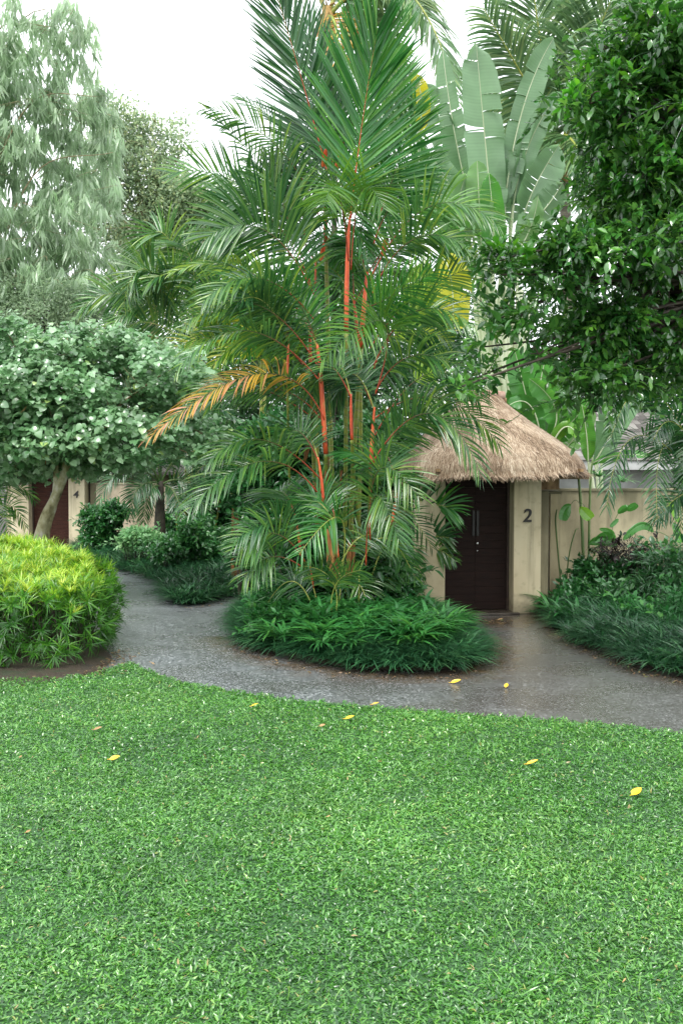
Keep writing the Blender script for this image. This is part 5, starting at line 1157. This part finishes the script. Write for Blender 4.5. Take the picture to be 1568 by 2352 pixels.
palmlet('areca_palm', 'dark drooping palm leaves entering from the right edge over the garden wall', (5.3, 14.2), 14.0, [((1630, 1130), (1500, 900), (1402, 1005)), ((1625, 1140), (1470, 1000), (1392, 1165)), ((1630, 1140), (1530, 1020), (1508, 1195)), ((1630, 1120), (1540, 920), (1470, 870)), ((1640, 1140), (1560, 980), (1500, 1010)), ((1640, 1150), (1590, 1080), (1560, 1230)), ((1640, 1160), (1580, 1130), (1500, 1200)), ((1640, 1120), (1580, 900), (1540, 830)), ((1650, 1130), (1600, 1000), (1570, 1120))], 'palm_dark', .46, .015, .05, nl=44, heads=[(1630, 1130), (1645, 1150)])
f = W(0, 1240, 20)
palmlet('areca_palm', 'small palm at the left edge beside the far gatehouse wall', (f[0] - .3, 19.5), 19.5, [((-25, 1190), (30, 1120), (80, 1150)), ((-25, 1190), (-10, 1120), (20, 1090)), ((-25, 1200), (20, 1160), (60, 1210)), ((-25, 1200), (0, 1180), (30, 1250))], 'palm', .35, .014, .03, nl=26)

# ---------------------------------------------------------------- bed shrubs
def shrub(name, label, blobs, Y, mat, n, per, size, tpl=ELL, cat='shrub', group=None, up=.3, r0=0., r1=1., stem='bark_dark', nst=7, fill=True):
    B = blobs_px([(a[0], a[1], a[2], a[3], a[4] if len(a) > 4 else Y) for a in blobs], Y, .9)
    c = np.mean([b[0] for b in B], 0); g = np.array([c[0], c[1], .02]); th = thing(name, label, cat, (g[0], g[1], 0), group)
    mb = MB()
    for b, r in B:
        for q in range(nst):
            e = b + rand_dir(1)[0] * r * .6; f = np.array([b[0] + R.uniform(-.1, .1), b[1] + R.uniform(-.1, .1), .03]); tube(mb, curve([f, (f + e) / 2 + rand_dir(1)[0] * .04, e], 6), [.012, .004], 4, cap=False)
    mb.build('stems', M[stem], th)
    mb = MB(); clusters(mb, B, n, per, size, tpl, size * .35, up=up, shell=.3, r0=r0, r1=r1, out=.5, nup=.7); sprays(mb, B, n // 7, size * .9); mb.build('foliage', M[mat], th)
    return th
shrub('shrub', 'leafy dark shrub beside the pillar numbered 4', [(235, 1200, 30, 24), (262, 1180, 26, 17), (215, 1190, 22, 12), (225, 1236, 30, 16)], 25.5, 'shrub', 360, 9, .16)
shrub('shrub', 'dim bushes filling the gap below the slender palm stems', [(430, 1190, 40, 40), (480, 1160, 45, 60), (540, 1150, 45, 60), (400, 1215, 30, 26), (520, 1210, 50, 40)], 25, 'shrub', 800, 9, .17, r1=.6)
shrub('shrub', 'pale mint green shrub in front of the stout dark palm', [(320, 1235, 36, 18), (355, 1248, 40, 14), (290, 1248, 22, 12)], 22.5, 'pale', 220, 8, .12)
shrub('shrub', 'low mixed foliage between the stout palm and the scarred trunk', [(420, 1252, 44, 18), (470, 1240, 44, 22), (510, 1262, 46, 16), (380, 1268, 44, 12), (450, 1215, 34, 24), (540, 1240, 30, 18)], 21, 'shrub', 520, 9, .13)
shrub('shrub', 'dark undergrowth at the foot of the red palm clump, left side', [(570, 1262, 34, 26), (612, 1275, 44, 34), (655, 1240, 44, 50), (600, 1225, 36, 26)], 17.5, 'shrub', 620, 9, .15)
shrub('shrub', 'tall dark foliage screening the wall behind the red palm clump', [(640, 1120, 60, 70), (700, 1160, 60, 80), (560, 1130, 50, 50), (820, 1150, 70, 80), (900, 1130, 60, 80), (760, 1060, 90, 80), (880, 1040, 70, 70), (640, 1020, 80, 60), (870, 1260, 50, 70), (760, 1250, 80, 80)], 16.8, 'shrub', 1900, 9, .16, r1=.6)
shrub('shrub', 'dense lance leaf mass inside the foot of the red palm clump', [(760, 1330, 80, 60, 14.3), (850, 1330, 60, 60, 14.3), (700, 1340, 50, 50, 14.4), (900, 1360, 45, 40, 14.6)], 14.3, 'palm_dark', 520, 10, .26, LANCE, up=.6)
shrub('shrub', 'bright green shrub at the left end of the island bed', [(600, 1400, 32, 22, 14.4), (640, 1385, 36, 26, 14.8), (690, 1385, 30, 20, 14.8), (620, 1430, 40, 18, 13)], 14.5, 'fern', 360, 9, .12, r0=.3)
shrub('shrub', 'dark leafy shrub along the foot of the garden wall', [(1350, 1322, 36, 30, 16.2), (1400, 1322, 40, 30, 15.8), (1460, 1318, 40, 36, 15.6), (1320, 1352, 30, 18, 15.8), (1300, 1376, 26, 13, 15.4)], 16, 'shrub', 430, 9, .12, r1=.6)
shrub('shrub', 'large leaved dark bush at the right edge of the right-hand bed', [(1530, 1295, 38, 36, 14.6), (1575, 1310, 44, 50, 14.2), (1500, 1345, 42, 26, 14.4), (1560, 1375, 50, 30, 13.8), (1440, 1368, 42, 20, 14.6), (1390, 1378, 34, 15, 15)], 14.6, 'shrub', 480, 9, .15, LANCE, r1=.8)
shrub('shrub', 'grey green spreading plant on the slope of the right-hand bed', [(1500, 1420, 55, 22, 13.4), (1560, 1410, 45, 28, 13.2), (1440, 1405, 45, 18, 14), (1550, 1450, 40, 18, 12.6)], 13.4, 'fern', 420, 9, .13, NARROW, r1=.5)
shrub('ti_plant', 'dark maroon bush in front of the stained garden wall, nearer the gatehouse', [(1400, 1262, 28, 16, 15.8), (1385, 1280, 25, 14, 15.8)], 15.8, 'ti', 80, 8, .11, NARROW, cat='shrub')
shrub('ti_plant', 'dark maroon bush in front of the garden wall, farther right', [(1455, 1262, 30, 18, 15.4), (1500, 1275, 36, 16, 15.2)], 15.4, 'ti', 110, 8, .11, NARROW, cat='shrub')
q = np.array([G(1262, 1425)[:2], G(1275, 1432)[:2], G(1295, 1440)[:2], G(1255, 1410)[:2], G(1325, 1440)[:2]]); mb = MB(); rosettes(mb, q[:, 0], q[:, 1], np.full(5, .12), 16, .42, .8, r0=.1, r1=.7)
props(mb.build('peace_lily', M['fern'], loc=(q[0][0], q[0][1], .1)), 'broad leaved lily clump at the right foot of the number 2 pillar', 'plant')
mb = MB(); q = np.array([G(1225, 1412)[:2], G(1238, 1408)[:2]]); rosettes(mb, q[:, 0], q[:, 1], np.full(2, .02), 16, .16, .8, r0=.1, r1=.5)
props(mb.build('fern', M['fern'], loc=(q[0][0], q[0][1], 0)), 'tiny fern sprouting beside the number 2 pillar base', 'plant')
mb = MB(); q = np.array([G(1540, 1540)[:2], G(1560, 1548)[:2]]); rosettes(mb, q[:, 0], q[:, 1], np.full(2, .10), 14, .30, .6, r0=.3, r1=.8)
props(mb.build('fern', M['fern'], loc=(q[0][0], q[0][1], 0)), 'bright fern poking out of the mondo grass at the far right', 'plant')

# canes in front of the garden wall
def canes():
    Y = 16.4; g = G(1335, 1400); th = thing('cane_plant', 'tall green canes with heart shaped leaves standing against the garden wall', 'plant', (W(1337, 1380, Y)[0], Y, 0))
    for p, r in [([(1342, 1385), (1335, 1200), (1328, 1100), (1322, 1060)], .028), ([(1350, 1385), (1352, 1200), (1355, 1110), (1360, 1050)], .022), ([(1290, 1385), (1283, 1300), (1275, 1200), (1278, 1170)], .016), ([(1296, 1385), (1305, 1280), (1320, 1220), (1328, 1215)], .012)]:
        pts = [W(*q, Y) for q in p]; pts[0][2] = .05; mb = MB(); tube(mb, curve(pts, 14), [r, r * .9, r * .6], 7); mb.build('cane', M['edge_stalk'], th)
    for a, m_, t_, hw, tone in [((1330, 1165), (1345, 1180), (1357, 1192), .10, .95), ((1310, 1160), (1296, 1172), (1290, 1195), .10, .3), ((1350, 1250), (1380, 1238), (1415, 1252), .10, .1), ((1400, 1250), (1390, 1232), (1365, 1245), .08, .1), ((1500, 1222), (1470, 1205), (1430, 1240), .07, .1), ((1410, 1240), (1400, 1220), (1375, 1215), .05, .3),
                                ((1418, 1180), (1430, 1170), (1440, 1165), .07, .1), ((1436, 1172), (1450, 1165), (1462, 1158), .07, .1), ((1420, 1192), (1410, 1200), (1400, 1210), .04, .1), ((1535, 1150), (1545, 1175), (1556, 1200), .06, .95), ((1545, 1200), (1552, 1220), (1560, 1250), .06, .6)]:
        mb = MB(); paddle(mb, [W(*a, Y - .3), W(*m_, Y - .35), W(*t_, Y - .4)], hw, .9, 0, .2, 16, .001, .3, r=tone); mb.build('leaf', M['paddle_g'], th)
    mb = MB()
    for p in ([(1352, 1200), (1340, 1160), (1330, 1165)], [(1338, 1185), (1325, 1150), (1310, 1160)], [(1352, 1270), (1380, 1245), (1350, 1250)], [(1500, 1222), (1530, 1230), (1560, 1262)], [(1440, 1172), (1415, 1185), (1400, 1250)], [(1352, 1260), (1395, 1252), (1400, 1250)]):
        tube(mb, curve([W(*q, Y - .3) for q in p], 8), [.007, .004], 4)
    mb.build('leaf_stalk', M['edge_stalk'], th)
canes()
def wall_top_plants():
    for px, py, m_, s, lb in [(1375, 1078, 'fern', .22, 'spiky fern growing on top of the garden wall near the roof corner'), (1430, 1090, 'pale', .24, 'pale strap leaved plant on the garden wall below the white fascia')]:
        a = W(px, py + 18, 17.5); th = thing('wall_fern', lb, 'plant', a); mb = MB(); n = 44; az = R.uniform(0, 2 * np.pi, n); lean = R.uniform(.3, 1.3, n)
        inst(mb, LANCE, np.tile(a, (n, 1)), nz(np.stack([np.cos(az) * lean, np.sin(az) * lean, np.full(n, .7)], -1)), nz(np.stack([-np.cos(az), -np.sin(az), np.ones(n)], -1)), s * R.uniform(.7, 1.5, n), R.rand(n)); mb.build('foliage', M[m_], th)
wall_top_plants()

# ---------------------------------------------------------------- fallen leaves
FL = blade(5, .24, lambda t: np.interp(t, [0, .2, .5, .85, 1], [.12, .8, 1, .5, .04]), -.25, .5, 3)
GR = 'fallen leaves on the path and lawn'
for px, py, s, az, m_, lb in [(1035, 1568, .15, 1.45, 'yellowleaf', 'slim yellow leaf lying flat on the wet path below the island'), (1161, 1579, .12, .3, 'yellowleaf', 'rounded yellow leaf lying on the middle of the wet path'), (853, 1618, .10, 1.5, 'yellowleaf', 'yellow leaf at the edge between path and lawn'),
    (792, 1651, .12, 1.5, 'yellowleaf', 'yellow leaf on the lawn just below the path edge, centre'), (733, 1668, .075, 1.4, 'brownleaf', 'small orange brown leaf on the lawn left of the yellow one'), (577, 1622, .10, 1.2, 'yellowleaf', 'faint yellow leaf near the lawn edge left of centre'),
    (1208, 1755, .13, 1.3, 'yellowleaf', 'yellow leaf lying on the open lawn at right'), (1450, 1826, .14, .9, 'yellowleaf', 'curled golden leaf on the lawn near the right edge'), (252, 1744, .11, 1.35, 'yellowleaf', 'thin yellow leaf on the left part of the lawn'),
    (215, 1676, .11, 1.6, 'brownleaf', 'pale straw coloured leaf on the lawn below the hedge'), (45, 1740, .04, .4, 'brownleaf', 'small brown leaf near the left picture edge, higher one'), (60, 1912, .045, .9, 'brownleaf', 'small brown leaf near the left picture edge, lower one'),
    (388, 1577, .04, .5, 'brownleaf', 'tiny brown leaf on the lawn tongue beside the path'), (1142, 1424, .12, 1.4, 'brownleaf', 'brown leaf on the threshold paving of gatehouse 2'), (1430, 2255, .035, .8, 'brownleaf', 'small orange brown leaf in the near lawn at lower right'), (750, 1876, .035, 1.2, 'brownleaf', 'tiny tan leaf in the middle of the lawn')]:
    p = G(px, py, .045 if py > 1600 and px != 853 or py == 1577 else .012); mb = MB()
    s *= .68; inst(mb, FL, p[None] - np.array([[math.cos(az) * 0, 0, 0]]), np.array([[math.sin(az), math.cos(az), .10]]), np.array([[.25 * math.sin(px), -.25 + .3 * math.cos(py), 1.0]]), s, .5, wscale=s * (1 + .35 * math.sin(px * 1.7)))
    tube(mb, curve([p, p - np.array([math.sin(az), math.cos(az), -.1]) * s * .25], 3), [.003, .002], 4)
    o = mb.build('fallen_leaf', M[m_], loc=p); props(o, lb, 'leaf', GR)

def litter():
    P = []
    for c, n, sd in [([(-60, 1560), (60, 1560), (150, 1556), (225, 1545), (262, 1522), (258, 1500)], 800, .13), ([(540, 1490), (620, 1520), (720, 1545), (850, 1556), (1000, 1560), (1090, 1548)], 130, .06), ([(1250, 1440), (1330, 1492), (1450, 1542), (1568, 1572)], 110, .06), ([(1040, 1425), (1120, 1432), (1220, 1424)], 60, .12), ([(420, 1400), (520, 1385), (620, 1360)], 60, .05)]:
        C = curve([G(*q) for q in c], 60); i = R.randint(0, 60, n); P.append(C[i] + np.column_stack([R.normal(0, sd, (n, 2)), np.full(n, .0)]))
    P = np.concatenate(P); P[:, 2] = R.uniform(.008, .035, len(P)); k = len(P); az = R.uniform(0, 6.28, k)
    mb = MB(); inst(mb, SMALL, P, np.column_stack([np.cos(az), np.sin(az), R.normal(0, .2, k)]), nz(np.array([0, 0, 1.]) + R.normal(0, .3, (k, 3))), R.uniform(.02, .055, k), R.rand(k))
    o = mb.build('leaf_litter', M['litter'], loc=(0, 11, 0)); props(o, 'small brown leaf litter strewn along the hedge foot and path edges', 'leaf litter', kind='stuff')
M['litter'] = leafmat('leaf litter', [(0, (.04, .025, .012)), (.5, (.13, .08, .04)), (.85, (.25, .17, .08)), (1, (.08, .13, .03))], .5, .1, .5)
litter()
